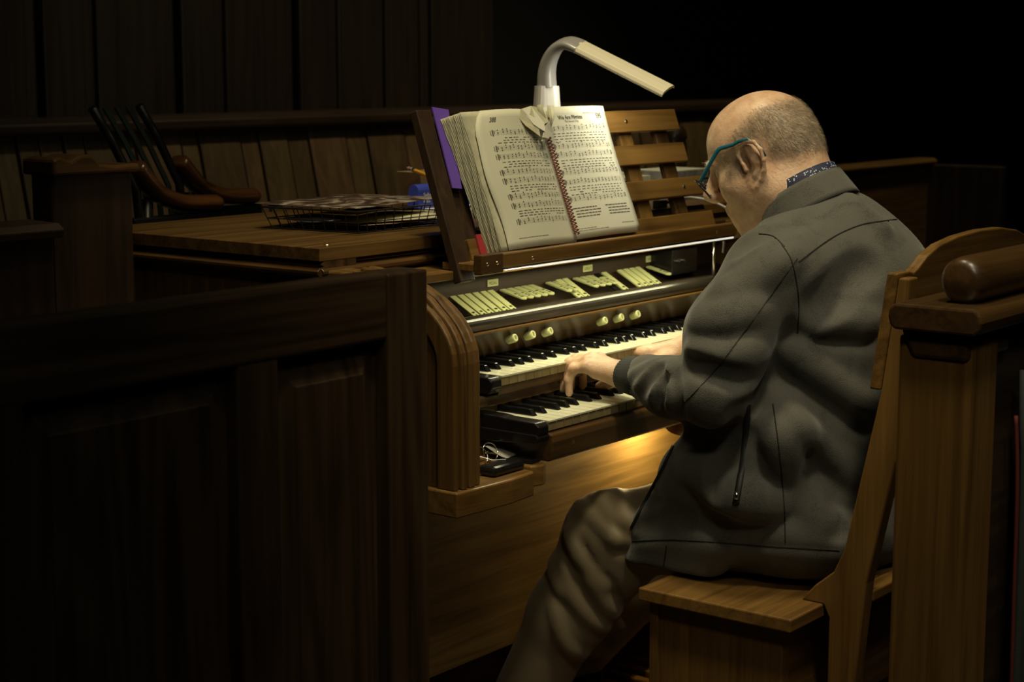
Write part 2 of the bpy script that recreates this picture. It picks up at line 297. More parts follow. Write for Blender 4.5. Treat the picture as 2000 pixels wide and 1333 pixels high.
# manuals
wm = None; bmk = None
FACE = wood('key_front_wood', (.20, .15, .06), (.36, .28, .13), 2, .5)
def key_mesh():
    m_ = MB().box(.0004, KW-.0004, 0, .145, -.003, 0); return m_
BLK = [0, 1, 3, 4, 5]
for mi, (yf, zt, nm) in enumerate(((1.903, .840, 'upper_manual'), (1.800, .772, 'lower_manual'))):
    man = MB().box(KX0-.004, KX1+.004, yf+.004, yf+.15, zt-.034, zt-.019).obj(nm, walnut[0], OG, bevel=.001)
    if mi == 0:
        shared = {}
        me = MB().box(.0009, KW-.0009, -.001, .126, -.0028, 0).mesh('white_key_top'); shared['w'] = me; me.materials.append(key_white)
        me = MB().box(.0010, KW-.0010, .0012, .126, -.018, -.0028).mesh('key_stick'); shared['s'] = me; me.materials.append(FACE)
        h = .0115
        bm_ = MB().add([(-.0058, 0, 0), (.0058, 0, 0), (.0058, .085, 0), (-.0058, .085, 0), (-.0046, .010, h), (.0046, .010, h), (.0046, .085, h), (-.0046, .085, h)], [(0, 1, 2, 3), (0, 4, 5, 1), (1, 5, 6, 2), (2, 6, 7, 3), (3, 7, 4, 0), (4, 7, 6, 5)])
        me = bm_.mesh('black_key'); shared['b'] = me; me.materials.append(key_black)
    for i in range(NW):
        o = bpy.data.objects.new('white_key', shared['w']); COL.objects.link(o); o.parent = man
        o.location = Vector((KX0+i*KW, yf, zt))-Vector(man['_b'])
        if mi == 0 or mi == 1:
            s_ = bpy.data.objects.new('key_front', shared['s']); COL.objects.link(s_); s_.parent = man
            s_.location = Vector((KX0+i*KW, yf, zt))-Vector(man['_b'])
        if i < NW-1 and i % 7 in BLK:
            off = {0: -.003, 1: .003, 3: -.004, 4: 0, 5: .004}[i % 7]
            b_ = bpy.data.objects.new('black_key', shared['b']); COL.objects.link(b_); b_.parent = man
            b_.location = Vector((KX0+(i+1)*KW+off, yf+.043, zt))-Vector(man['_b'])
            md = b_.modifiers.new('bevel', 'BEVEL'); md.width = .0016; md.segments = 2
    # end blocks, black lacquered with a rounded nose
    for a, b in ((KX0-.033, KX0-.003), (KX1+.003, KX1+.033)):
        pr = [(yf+.004, zt-.030), (yf-.004, zt-.020), (yf-.004, zt-.006), (yf+.004, zt+.0005), (yf+.07, zt+.002), (yf+.085, zt+(.012 if mi == 0 else .004)), (yf+.13, zt+(.014 if mi == 0 else .004)), (yf+.13, zt-.030)]
        MB().prism(pr, 0, a, b).obj('end_block', black, man, bevel=.003, seg=3)
# fronts between manuals and the key bed
box('upper_key_slip', walnut[0], 2.30, mir(2.30), 1.915, 1.93, .786, .806, OG)
MB().box(2.30, mir(2.30), 1.925, 2.05, .70, .79).obj('manual_backing', walnut[0], OG)
KB = MB().prism([(1.806, .751), (1.792, .748), (1.790, .735), (1.793, .704), (1.800, .699), (2.05, .699), (2.05, .751)], 0, 2.42, mir(2.42)).obj('key_bed', walnut[0], OG, bevel=.003)
for x in (2.48, 2.86, 3.23):
    MB().lathe([(0, .0015), (.004, .001), (.005, 0)], (x, 1.791, .726), (0, -1, 0), 10).obj('screw', brass, KB, smooth=True)
for a, b in ((2.384, 2.42), (mir(2.42), mir(2.384))):
    MB().prism([(1.80, .752), (1.796, .745), (1.800, .738), (1.86, .732), (1.92, .728), (1.97, .70), (2.05, .70), (2.05, .752)], 0, a, b).obj('key_bed_bracket', black, KB, bevel=.002)
# key desk under the cheeks
MB().prism([(XL-.006, 2.3), (XL-.006, 1.794), (XL+.068, 1.790), (2.30, 1.786), (2.368, 1.792), (2.374, 1.80), (2.374, 2.05)], 2, .650, .693).obj('key_desk', oak[0], OG, bevel=.003)
MB().prism([(2.374, 2.05), (2.374, 1.802), (2.40, 1.795), (2.415, 1.80), (2.415, 2.05)], 2, .662, .699).obj('key_desk_end', oak[0], OG, bevel=.003)
MB().prism([(mir(XL-.006), 2.3), (mir(XL-.006), 1.794), (mir(XL+.068), 1.790), (mir(2.368), 1.792), (mir(2.374), 2.05)], 2, .650, .693).obj('key_desk', oak[0], OG, bevel=.003)
KNEE = wood('knee_panel_oak', (.095, .056, .015), (.25, .158, .048), 0, .45, scale=1.6, coat=.1)
MB().box(XL+.05, XR-.05, 2.09, 2.11, .24, .699).obj('knee_panel', KNEE, OG)
MB().box(XL+.05, XR-.05, 2.24, 2.25, .0, .30).obj('lower_panel', walnut[0], OG)
for a in (XL+.02, XR-.07): box('side_leg', console[2], a, a+.05, 2.0, 2.3, 0, .65, OG)
for i in range(25):
    x = XL+.13+i*.0585
    if x > XR-.1: break
    MB().box(x-.012, x+.012, 1.70, 2.2, .0, .03).obj('pedal', oak[1], OG, bevel=.004)
MB().lathe([(0, -.016), (.03, -.016), (.036, 0), (.03, .016), (0, .016)], (3.045, 1.93, .662), (1, 0, 0), 24).obj('knee_lever', mat('lever_wood', (.10, .035, .015), .35), OG, smooth=True)
# pistons
def piston(x):
    y0, z0 = 1.999, .8775; ax = Vector((0, -.85, .30)).normalized()
    k = MB().lathe([(0, .0185), (.0048, .0185), (.0058, .0192), (.0072, .0185), (.0078, .0165), (.0078, 0)], (x, y0, z0), ax, 18).obj('piston', ivory, OG, smooth=True)
    MB().box(x-.0008, x+.0008, -.004, .004, 0, .0004, None).obj('engraving', ink, k) if False else None
    c = Vector((x, y0, z0))+ax*.0190; u = Vector((1, 0, 0)); v = ax.cross(u)
    MB().add([c+u*a+v*b for a, b in ((-.0009, -.0035), (.0009, -.0035), (.0009, .0035), (-.0009, .0035))], [(0, 1, 2, 3)]).obj('engraving', ink, k)
for px in (1000, 1035, 1069, 1176, 1208, 1240):
    d = ray(px, 650); t = (1.99)/d.y; piston(t*d.x)
# stop tabs : (x, down?)
TABS = []
def tabx(px, y): d = ray(px, 570); return d.x/d.y*y
for px in (935, 950, 964, 979, 994, 1008): TABS.append((px, 1, 0))
for px in (1030, 1043.5, 1057.5, 1071, 1084): TABS.append((px, 0, 0))
for px in (1118.5, 1132): TABS.append((px, 0, 0))
for px in (1140, 1152.5): TABS.append((px, 1, 0))
for px in (1171, 1184, 1196, 1208.5): TABS.append((px, 0, 0))
for px in (1214,): TABS.append((px, 1, 1))
for px in (1228,): TABS.append((px, 1, 0))
for px in (1258, 1269.5, 1281, 1292.5): TABS.append((px, 1, 0))
for px in (1312,): TABS.append((px, 0, 0))
TW = .0172
def stop_tab(x, down, blk):
    tip = (2.025, .917) if down else (2.045, .941); root = (2.098, .957) if down else (2.103, .954)
    e = Vector((0, tip[0]-root[0], tip[1]-root[1])); Lg = e.length; e.normalize(); n = Vector((0, e.z, -e.y)); n = n if n.z > 0 else -n
    R = Vector((x, root[0], root[1])); u = Vector((1, 0, 0))
    out = [(-TW/2, 0), (TW/2, 0), (TW/2, Lg-.006)]+[(TW/2*math.cos(math.radians(a)), Lg-.007+.007*math.sin(math.radians(a))) for a in range(15, 180, 25)]+[(-TW/2, Lg-.006)]
    n_ = len(out); vs = [R+u*a+e*b+n*h for h in (-.004, 0) for a, b in out]
    t = MB().add(vs, [tuple(range(n_)), tuple(range(n_, 2*n_))]+[(i, (i+1) % n_, n_+(i+1) % n_, n_+i) for i in range(n_)]).obj('stop_tab', black if blk else ivory, OG, bevel=.001)
    if not blk:
        g = MB()
        for k, (wd, pos) in enumerate(((.010, .026), (.006, .017), (.009, .010))):
            rw = wd*random.uniform(.6, 1)
            q = [R+u*a+e*(Lg-b)+n*.0003 for a, b in ((-rw/2, pos-.0023), (rw/2, pos-.0023), (rw/2, pos+.0023), (-rw/2, pos+.0023))]
            g.add(q, [(0, 1, 2, 3)])
        g.obj('engraving', mat('tab_ink', (.02, .02, .01), .6) if 'tab_ink' not in bpy.data.materials else bpy.data.materials['tab_ink'], t)
for px, dn, bk in TABS: stop_tab(tabx(px, 2.035 if dn else 2.042), dn, bk)
for px, txt in ((962, 'PEDAL'), (1147, 'GREAT'), (1269, 'SWELL')):
    x = tabx(px, 2.107)
    p = MB().box(x-.0165, x+.0165, 2.1055, 2.108, .961, .975).obj('name_plate', ivory, OG, bevel=.0008)
    vs, fs = text_tris(txt, .0085); g = MB().add([(x+a, 2.1053, .9648+b) for a, b, c in vs], fs); g.obj('lettering', ink, p)
# small switches and the rod at the right
SWB = box('switch_box', black, 3.20, 3.30, 2.05, 2.12, .935, .99, OG)
for x in (3.215, 3.235): MB().tube([(x, 2.05, .965), (x, 2.042, .966)], .003, 8).obj('switch', chrome, SWB)
MB().tube([(3.285, 2.0, .93), (3.285, 2.0, 1.015)], .004, 10).obj('stay_rod', chrome, OG, smooth=True)

# ============================================================ MUSIC DESK
DSK = thing('music_desk', 'slatted oak music desk leaning back on top of the organ', 'music stand', (2.85, 2.02, 1.02))
B0 = Vector((0, 1.992, 1.046)); EV = Vector((0, .085, .25)).normalized(); EN = Vector((0, -EV.z, EV.y)); EU = Vector((1, 0, 0))
def D(u, v, n=0): return Vector((u, B0.y, B0.z))+EV*v+EN*n
def dbox(name, m, u0, u1, v0, v1, n0, n1, parent=DSK, bevel=.002):
    vs = [D(u, v, n) for u in (u0, u1) for v in (v0, v1) for n in (n0, n1)]
    return MB().add(vs, [(0, 1, 3, 2), (4, 6, 7, 5), (0, 4, 5, 1), (2, 3, 7, 6), (0, 2, 6, 4), (1, 5, 7, 3)]).obj(name, m, parent, bevel=bevel)
dbox('side_board', darkw[2], 2.405, 2.445, -.045, .272, -.022, -.004)
dbox('side_board', darkw[2], 2.447, 2.498, -.03, .262, -.030, -.016)
SL = [(.212, .258), (.142, .184), (.067, .108), (.0, .028)]
for a, b in SL[:3]: dbox('slat', oak[0], 2.50, 3.245 if a > .1 else 3.285, a, b, -.016, -.004)
dbox('slat', oak[0], 2.452, 3.285, -.01, .030, -.016, -.004)
for u, v0, v1, m in ((3.165, -.02, .262, walnut[2]), (3.03, -.02, .262, oak[2]), (2.56, -.02, .262, oak[2])):
    dbox('stile', m, u, u+.045, v0, v1, -.030, -.016)
dbox('gap_shade_strip', black, 2.6, 3.3, .038, .050, -.034, -.03)  # black strip standing in for the dark gap between the lower slats
# ledge and lip
LED = MB().box(2.41, 3.285, 1.955, 2.03, 1.021, 1.035).obj('ledge', oak[0], DSK, bevel=.002)
MB().box(2.412, 3.283, 1.940, 1.957, 1.023, 1.050).obj('lip', oak[0], DSK, bevel=.003)
MB().box(2.408, 2.47, 1.9375, 1.9565, 1.016, 1.0515).obj('lip_end_block', walnut[0], DSK, bevel=.002)
for x in (2.425, 2.453, 2.56, 3.2):
    MB().lathe([(0, .0012), (.003, .001), (.0036, 0)], (x, 1.9375 if x < 2.5 else 1.94, 1.035), (0, -1, 0), 10).obj('screw', brass, DSK, smooth=True)
for x in (3.05, 3.2): MB().lathe([(0, .0015), (.004, .001), (.005, 0)], D(x, .087 if x > 3.1 else .235, -.004), EN, 10).obj('screw', brass, DSK, smooth=True)
# console strip lamp beneath the ledge
LP = thing('console_strip_lamp', 'slim chromed strip lamp fixed under the music desk ledge', 'lamp', (2.85, 1.96, 1.0))
MB().box(2.475, 3.275, 1.942, 1.954, 1.0200, 1.0229).obj('housing', chrome, LP, bevel=.0008)
MB().box(2.57, 3.272, 1.9425, 1.953, 1.0165, 1.0200).obj('diffuser', mat('lamp_diffuser', (.8, .8, .75), .3, emit=(1, 1, .86), es=.75), LP, bevel=.001)
MB().box(2.5, 3.26, 1.9545, 1.966, 1.0165, 1.0205).obj('tube', mat('lamp_tube', (.9, .9, .8), .4, emit=(1, .93, .62), es=5), LP)
MB().tube([(3.26, 1.96, 1.01), (3.26, 1.962, .985)], .003, 8).obj('switch_chain', chrome, LP)
light('console_lamp_light', 'AREA', (2.87, 1.960, 1.0150), (2.87, 1.99, .7), 1.0, (1, .93, .55), shape='RECTANGLE', size=.72, size_y=.012)
# knee lamp under the key bed
KL = thing('knee_lamp', 'small amber lamp under the key bed lighting the knee panel', 'lamp', (3.02, 1.98, .68))
MB().lathe([(0, 0), (.014, 0), (.016, .01), (.012, .025), (0, .025)], (3.13, 2.032, .672), (0, 0, 1), 16).obj('shade', brass, KL, smooth=True)
MB().lathe([(0, -.008), (.007, -.005), (.009, 0), (0, .001)], (3.13, 2.032, .672), (0, 0, 1), 12).obj('bulb', mat('bulb', (1, .9, .6), .4, emit=(1, .75, .3), es=30), KL, smooth=True)
light('knee_lamp_light', 'POINT', (3.13, 2.032, .648), (3, 2, 0), 5.2, (1, .76, .36), shadow_soft_size=.012)

# ============================================================ HYMNAL on the desk
HY = thing('hymn_book', 'open spiral bound hymn book with worn pages on the music desk', 'book', (2.72, 1.98, 1.04))
SPB, SPT = 2.742, 2.728   # spine u at bottom / top
PH = .262
def spine(v): return SPB+(SPT-SPB)*v/PH
def right_page(s, v, n=0):       # s 0..1
    W = .222; wob = .004*math.sin(v*22+1)*s
    return D(spine(v)+.006+s*W+(.0 if s < .98 else 0), v+.002, .012+.006*math.sin(s*math.pi)+wob*.6+n)
def left_page(s, v, n=0, W=.222, lift=.020, curl=0):
    t = v/PH; Wt = W*(1-.0*t)-curl*(t**1.5)*.020
    return D(spine(v)-.006-s*Wt, v-.006+.0*s, .019+lift*math.sin(min(1, s*1.05)*math.pi*.62)-.010*s*s+n)
def sheet(fn, name, m, parent, ns=14, nv=18, **kw):
    return MB().grid([[fn(i/ns, PH*j/nv, **kw) for i in range(ns+1)] for j in range(nv+1)]).obj(name, m, parent, smooth=True, solid=.0006)
for k in range(5): MB().grid([[right_page(i/14, PH*j/18, -.0018*(k+1))+Vector((.0007*k*(i == 14), 0, 0)) for i in range(15)] for j in range(19)]).obj('page', paper if k else paper, HY, smooth=True, solid=.0004)
RPg = sheet(right_page, 'right_page', paper, HY)
NL = 16
for k in range(NL):
    f = (k+1)/NL
    def fn(s, v, f=f, k=k):
        t = v/PH; jag = .0012*math.sin(v*55+k*1.3)+.0006*math.sin(v*170+k*3)
        ext = .012+f*(.006+.022*(t**.8))+jag
        p = left_page(min(s, 1), v, W=.222+ext*(s**2), lift=.020-.012*f)
        return p-EN*(.0008*k+.004*f*s)-EV*(.004*f*s)
    MB().grid([[fn(i/10, PH*j/26) for i in range(11)] for j in range(27)]).obj('page', paper_old, HY, smooth=True, solid=.0005)
def toppage(s, v, n=0):
    t = v/PH; ss = s
    r = max(0, (t-.82)/.18); cut = .034*r*r+.004*math.sin(t*9)       # rounded upper corner and wavy margin
    p = left_page(ss, v, W=.222-cut, lift=.022); p = p+EN*(.003+.006*math.sin(t*3)*s*(1-s)*2+n)
    return p
LPg = sheet(toppage, 'left_page', mat('left_paper', (.60, .59, .45), .75, bump=.2, bscale=30), HY)
# printing: quads laid on the page surface
def prints(fn, systems, W, title=None, sd=1):
    R = random.Random(sd); g = MB(); gl = MB()
    def q(B, s0, s1, v0, v1):
        B.add([fn(s, v, .0006) for s, v in ((s0, v0), (s1, v0), (s1, v1), (s0, v1))], [(0, 1, 2, 3)])
    def staff(vc, s0, s1):
        for k in range(5):
            n = 10
            for i in range(n): q(gl, s0+(s1-s0)*i/n, s0+(s1-s0)*(i+1)/n, vc+(k-2)*.0021-.00011, vc+(k-2)*.0021+.00011)
        q(g, s0, s0+.006, vc-.0045, vc+.0045); q(g, s0+.022, s0+.034, vc-.006, vc+.006); q(g, s0+.04, s0+.05, vc-.002, vc+.004)
        s = s0+.085
        while s < s1-.02:
            h = R.uniform(-.004, .002)
            for hh in (h, h+R.uniform(.003, .0055)):
                q(g, s, s+.0135, vc+hh-.00095, vc+hh+.00095)
            up = R.random() < .5
            q(g, s+.011 if up else s+.0005, s+.0135 if up else s+.003, vc+h, vc+h+(.0075 if up else -.005)); s += R.uniform(.045, .068)
        q(g, s1-.004, s1, vc-.0045, vc+.0045)
    def lyrics(vc, s0, s1):
        s = s0+.06
        while s < s1-.03:
            w_ = R.uniform(.022, .05)
            if R.random() < .93: q(g, s, min(s+w_, s1-.005), vc-.00065, vc+.00065)
            s += w_+R.uniform(.012, .028)
    for st, ly, (s0, s1) in systems:
        for v in st: staff(v, s0, s1)
        for v in ly: lyrics(v, s0, s1)
    return g, gl, q, R
def vv(fr): return PH*(1-fr)
sysR = [((vv(.165), vv(.30)), (vv(.205), vv(.225), vv(.247), vv(.267)), (.06, .93)), ((vv(.365), vv(.50)), (vv(.41), vv(.43), vv(.45), vv(.468)), (.06, .93)), ((vv(.575), vv(.705)), (vv(.615), vv(.635), vv(.655), vv(.673)), (.06, .93))]
g, gl, q, R_ = prints(right_page, sysR, .222, sd=3)
for c0 in (.08, .54):
    for k in range(4): 
        s = c0+(.0 if k == 0 else .03)
        while s < c0+.34-.03*(k == 3):
            w_ = R_.uniform(.025, .06); q(g, s, s+w_, vv(.775+.022*k)-.0009, vv(.775+.022*k)+.0009); s += w_+.008
for a, b, fr in ((.62, .93, .055), (.06, .33, .93), (.06, .5, .945), (.72, .93, .92)):
    for i in range(6): q(gl, a+(b-a)*i/6, a+(b-a)*(i+1)/6-.006, vv(fr)-.0006, vv(fr)+.0006)
for txt, size, s0, fr, bold in (('We Are Pilgrims', .0115, .42, .098, True), ('The Servant Song', .0062, .42, .122, False), ('595', .0135, .87, .095, True)):
    vs, fs = text_tris(txt, size, bold)
    W = .222; g.add([right_page(s0+x/W, vv(fr)+y, .0008) for x, y, z in vs], fs)
g.obj('printed_music', ink, RPg)['kind'] = 'stuff'; gl.obj('printed_staves', inkgrey, RPg)['kind'] = 'stuff'
sysL = []
def flip(fn): return lambda s, v, n=0: fn(1-s, v, n)
for a in (.17, .345, .52, .70): sysL.append(((vv(a), vv(a+.115)), (vv(a+.04), vv(a+.058), vv(a+.076)), (.16, .93)))
g, gl, q, R_ = prints(flip(toppage), sysL, .222, sd=5)
vs, fs = text_tris('388', .0125, True); g.add([flip(toppage)(.2+x/.222, vv(.09)+y, .0008) for x, y, z in vs], fs)
for i in range(8): q(gl, .14+.05*i, .14+.05*i+.045, vv(.93)-.0006, vv(.93)+.0006)
g.obj('printed_music', ink, LPg)['kind'] = 'stuff'; gl.obj('printed_staves', inkgrey, LPg)['kind'] = 'stuff'
# spiral
coil = []; NT = 31; v0c, v1c = .010, .212
for i in range(NT*12+1):
    t = i/(NT*12); v = v0c+(v1c-v0c)*t; a = 2*math.pi*i/12
    coil.append(D(spine(v)+.0072*math.cos(a), v, .0205+.0080*math.sin(a)))
MB().tube(coil, .0013, 6).obj('spiral_binding', mat('red_brown_coil', (.22, .045, .025), .35), HY, smooth=True)
# crumpled upper corners bunched at the spine
for k in range(16):
    a = (k-9)/16; top = D(SPT+a*.060+random.uniform(-.002, .002), .258+random.uniform(-.006, .006), .022+random.uniform(0, .018)); bot = D(spine(.2)+a*.010, .208, .018+random.uniform(0, .006))
    mid = (top+bot)/2+EN*random.uniform(.002, .012)+EU*random.uniform(-.004, .002); wv = EU*random.uniform(.0025, .006)+EN*random.uniform(-.005, .005)
    MB().grid([[bot, bot+wv*.4], [mid, mid+wv], [top, top+wv*1.5]]).obj('crumpled_page', paper_old if k % 3 else paper, HY, smooth=True, solid=.0006)
def flap(pts, m=paper): 
    MB().add([D(*p) for p in pts], [tuple(range(len(pts)))]).obj('folded_corner', m, HY, solid=.0008)
# folded corners hang over the left page: (u,v,n)
flap([(2.728, .258, .030), (2.690, .262, .034), (2.672, .245, .040), (2.700, .222, .044), (2.724, .228, .040)], paper_old)
flap([(2.690, .262, .034), (2.655, .256, .036), (2.668, .222, .045), (2.690, .206, .050), (2.702, .224, .045)], paper)
flap([(2.655, .256, .037), (2.632, .252, .034), (2.646, .222, .042), (2.676, .198, .047), (2.680, .216, .046)], paper_old)
flap([(2.724, .228, .042), (2.702, .219, .047), (2.678, .196, .050), (2.700, .194, .046), (2.729, .204, .036)], paper)
flap([(2.728, .206, .030), (2.700, .198, .045), (2.676, .190, .047), (2.684, .184, .043), (2.726, .198, .028)], paper)
# purple folder, red book, brown board behind
pf = MB().add([D(u, v, n) for u, v, n in ((2.447, .276, -.0035), (2.447, .276, -.001), (2.49, .270, -.0035), (2.49, .270, -.001), (2.445, .125, -.0035), (2.445, .125, -.001), (2.47, .122, -.0035), (2.47, .122, -.001))], [(0, 2, 3, 1), (4, 5, 7, 6), (0, 1, 5, 4), (2, 6, 7, 3), (1, 3, 7, 5), (0, 4, 6, 2)]).obj('folder', mat('violet_card', (.14, .07, .42), .55), None, base=Vector((2.46, 2.0, 1.1)))
tag(pf, 'violet card folder standing behind the open hymn book', 'folder')
rb = MB().add([D(u, v, n) for u in (2.474, 2.515) for v in (-.006, .036) for n in (-.0035, -.0003)], [(0, 1, 3, 2), (4, 6, 7, 5), (0, 4, 5, 1), (2, 3, 7, 6), (0, 2, 6, 4), (1, 5, 7, 3)]).obj('book', mat('red_cloth', (.35, .03, .035), .6), None, base=Vector((2.49, 1.99, 1.04)))
tag(rb, 'red book cover peeping from under the hymn book', 'book')

# ============================================================ DESK LAMP
DL = thing('desk_lamp', 'white arched led desk lamp standing on the organ behind the hymn book', 'lamp', (2.93, 2.16, 1.075))
g = MB(); prof = [(.040, 1.075), (.038, 1.085), (.034, 1.20), (.0265, 1.30), (.0235, 1.340)]
def rr(c, hx, hy, ux, uy, n=24, p=3.2):   # rounded rectangle ring
    out = []
    for i in range(n):
        a = 2*math.pi*i/n; ca, sa = math.cos(a), math.sin(a); r = 1/((abs(ca)**p+abs(sa)**p)**(1/p)); out.append(c+ux*(hx*r*ca)+uy*(hy*r*sa))
    return out
rings = [rr(Vector((2.902, 2.165, z)), r, r*.8, Vector((.87, -.5, 0)), Vector((.5, .87, 0))) for r, z in prof]
g.grid(rings, True); g.add(rings[0], [tuple(range(24))]); g.add(rings[-1], [tuple(range(24))]); g.obj('base_column', white_pl, DL, smooth=False, bevel=.001)
hd = Vector((.05, -.28, 0)).normalized()     # horizontal direction of the head
side = Vector((hd.y, -hd.x, 0)).normalized()
base_t = Vector((2.902, 2.165, 1.337))
path = spline([base_t, base_t+Vector((0, 0, .028)), base_t+hd*.006+Vector((0, 0, .054)), base_t+hd*.022+Vector((0, 0, .078)), base_t+hd*.046+Vector((0, 0, .088)), base_t+hd*.075+Vector((0, 0, .080))], 6)
ROLL = math.radians(22); rings = []
for i, p in enumerate(path):
    t = (path[min(i+1, len(path)-1)]-path[max(i-1, 0)]).normalized(); nrm = side.cross(t); f = i/(len(path)-1)
    q_ = Matrix.Rotation(ROLL*f, 3, t); rings.append(rr(p, .021+.004*f, .018-.010*f, q_ @ side, q_ @ nrm))
g = MB().grid(rings, True); g.obj('arched_neck', mat('lamp_grey_plastic', (.30, .29, .28), .35, coat=.2), DL, smooth=True)
p0 = path[-1]; ed = (hd*.190+Vector((0, 0, -.086))); L_ = ed.length; ed.normalize(); q_ = Matrix.Rotation(ROLL, 3, ed); side = q_ @ side; en = side.cross(ed); en = en if en.z > 0 else -en
def head(t0, t1, prof):
    rings = []
    for t in (t0, t1): rings.append([p0+ed*t+side*a+en*b for a, b in prof])
    return MB().grid(rings, True).add(rings[0], [tuple(range(len(prof)))]).add(rings[1], [tuple(range(len(prof)))])
W_ = .024
head(-.004, L_, [(-W_, -.004), (-W_, .001), (-.018, .0065), (0, .0085), (.018, .0065), (W_, .001), (W_, -.004), (.018, .001), (0, .003), (-.018, .001)]).obj('head', lamp_top, DL, bevel=.0008)
head(.01, L_-.012, [(-.016, -.0045), (.016, -.0045), (.016, -.001), (-.016, -.001)]).obj('led_panel', mat('led_panel', (.9, .9, .9), .4, emit=(1, .94, .78), es=4), DL)
lc = p0+ed*(L_*.55)-en*.008
al = light('desk_lamp_light', 'AREA', lc, lc-en, .5, (1, .95, .74), shape='RECTANGLE', size=.03, size_y=.17)
M3 = Matrix((side, ed, en)).transposed(); al.rotation_euler = M3.to_euler()

# ============================================================ THINGS ON THE ORGAN
TZ = 1.0755
TR = thing('wire_tray', 'black wire letter tray holding papers on the organ lid', 'tray', (2.53, 2.31, TZ))
bx = [(2.375, 2.198), (2.685, 2.205), (2.665, 2.405), (2.355, 2.400)]; cxy = Vector((2.52, 2.302, 0))
def rim(f, z): return [cxy+(Vector((x, y, 0))-cxy)*f+Vector((0, 0, z)) for x, y in bx]
lo_, hi_ = rim(1.0, TZ+.003), rim(1.10, TZ+.043)
for R0, rad in ((lo_, .0014), (rim(1.05, TZ+.022), .0012), (hi_, .0019)):
    MB().tube(R0+[R0[0], R0[0]+(R0[1]-R0[0])*.02], rad, 6).obj('rim_wire', blackwire, TR)
for s in range(4):
    a0, a1, b0, b1 = lo_[s], lo_[(s+1) % 4], hi_[s], hi_[(s+1) % 4]; n = 13 if s % 2 == 0 else 8
    for i in range(n):
        f = i/n; MB().tube([b0.lerp(b1, f), a0.lerp(a1, f)], .0010, 5).obj('wire', blackwire, TR)
for i in range(1, 9): MB().tube([lo_[0].lerp(lo_[1], i/9), lo_[3].lerp(lo_[2], i/9)], .001, 5).obj('wire', blackwire, TR)
manila = mat('manila_paper', (.42, .30, .12), .7, var=.1, bscale=20)
def loose(name, m, label, c, sx, sy, z, rz, tilt=(0, 0), wav=.002, cat='paper', group=None, thick=.0008, nn=8):
    Mx = Matrix.Translation((c[0], c[1], z)) @ Matrix.Rotation(rz, 4, 'Z') @ Matrix.Rotation(tilt[0], 4, 'X') @ Matrix.Rotation(tilt[1], 4, 'Y')
    ph = random.uniform(0, 6)
    P = [[Mx @ Vector((sx*(i/nn-.5), sy*(j/nn-.5), wav*math.sin(ph+5*i/nn)*math.cos(ph+4*j/nn))) for i in range(nn+1)] for j in range(nn+1)]
    o = MB().grid(P).obj(name, m, None, smooth=True, solid=thick, base=Vector((c[0], c[1], z))); tag(o, label, cat, group); return o
loose('envelope', manila, 'brown envelope lowest in the wire tray', (2.545, 2.30), .24, .16, TZ+.0105, .02, (.0, .02), .003, group='envelopes in the wire tray')
loose('envelope', paper_old, 'cream envelope with a dark folded slip in the middle of the wire tray', (2.54, 2.29), .24, .15, TZ+.020, -.12, (.05, .0), .004, group='envelopes in the wire tray')
loose('envelope', manila, 'brown envelope upper in the wire tray, tilted to the left', (2.50, 2.305), .22, .14, TZ+.030, .12, (-.02, .02), .003, group='envelopes in the wire tray')
slate = mat('grey_blue_card', (.10, .10, .13), .6, var=.2, bscale=30)
o = loose('folded_leaflet', slate, 'grey blue folded leaflet at the left end of the wire tray', (2.398, 2.33), .045, .12, TZ+.022, .05, (.0, -.10), .004)
photo = nodes('photo_print'); m, nt, b = photo
n = nt.nodes.new('ShaderNodeTexNoise'); n.inputs['Scale'].default_value = 14; n.inputs['Distortion'].default_value = 2; tc = nt.nodes.new('ShaderNodeTexCoord'); nt.links.new(tc.outputs['Object'], n.inputs['Vector'])
r = nt.nodes.new('ShaderNodeValToRGB'); cr = r.color_ramp; cr.elements[0].color = (.045, .03, .022, 1); cr.elements[1].color = (.34, .30, .25, 1); cr.elements[0].position = .42; cr.elements[1].position = .64; e = cr.elements.new(.5); e.color = (.13, .08, .055, 1)
nt.links.new(n.outputs['Fac'], r.inputs['Fac']); nt.links.new(r.outputs['Color'], b.inputs['Base Color']); b.inputs['Roughness'].default_value = .3
PHT = loose('printed_sheet', m, 'large brown printed sheet lying across the top of the wire tray', (2.53, 2.355), .32, .235, TZ+.0465, .18, (.0, .0), .0015)
# blue box, pencil pot
BB = thing('blue_box', 'blue rounded paper box with white lettering behind the wire tray', 'box', (2.87, 2.42, TZ))
bluem = mat('blue_card', (.045, .07, .42), .4); bx0, bx1, by0 = 2.775, 2.965, 2.40
MB().prism([(by0, TZ+.012), (by0, TZ+.045)]+arc(by0+.013, TZ+.048, .014, 190, 20, 8)+[(by0+.03, TZ+.03), (by0+.03, TZ+.012)], 0, bx0, bx1).obj('body', bluem, BB, bevel=.001)
g = MB()
for txt, sz, xx, zz in (('Selbstquelle', .012, bx0+.045, TZ+.036), ('90 Blatt', .007, bx0+.027, TZ+.024)):
    vs, fs = text_tris(txt, sz, True); g.add([(xx+a, by0-.0004, zz+b_) for a, b_, c in vs], fs)
g.obj('lettering', mat('white_ink', (.6, .6, .62), .6), BB)
MB().box(bx0+.125, bx0+.135, by0-.0006, by0, TZ+.024, TZ+.031).obj('red_label', mat('red_print', (.5, .06, .05), .6), BB)
PS = MB().box(2.78, 2.955, 2.385, 2.44, TZ, TZ+.012).obj('paper_stack', paper, None, base=Vector((2.87, 2.41, TZ))); tag(PS, 'short stack of white slips under the blue box', 'paper')
PP = thing('pencil_pot', 'tapered brown card pot behind the blue box and the yellow pencils', 'pot', (2.95, 2.535, TZ))
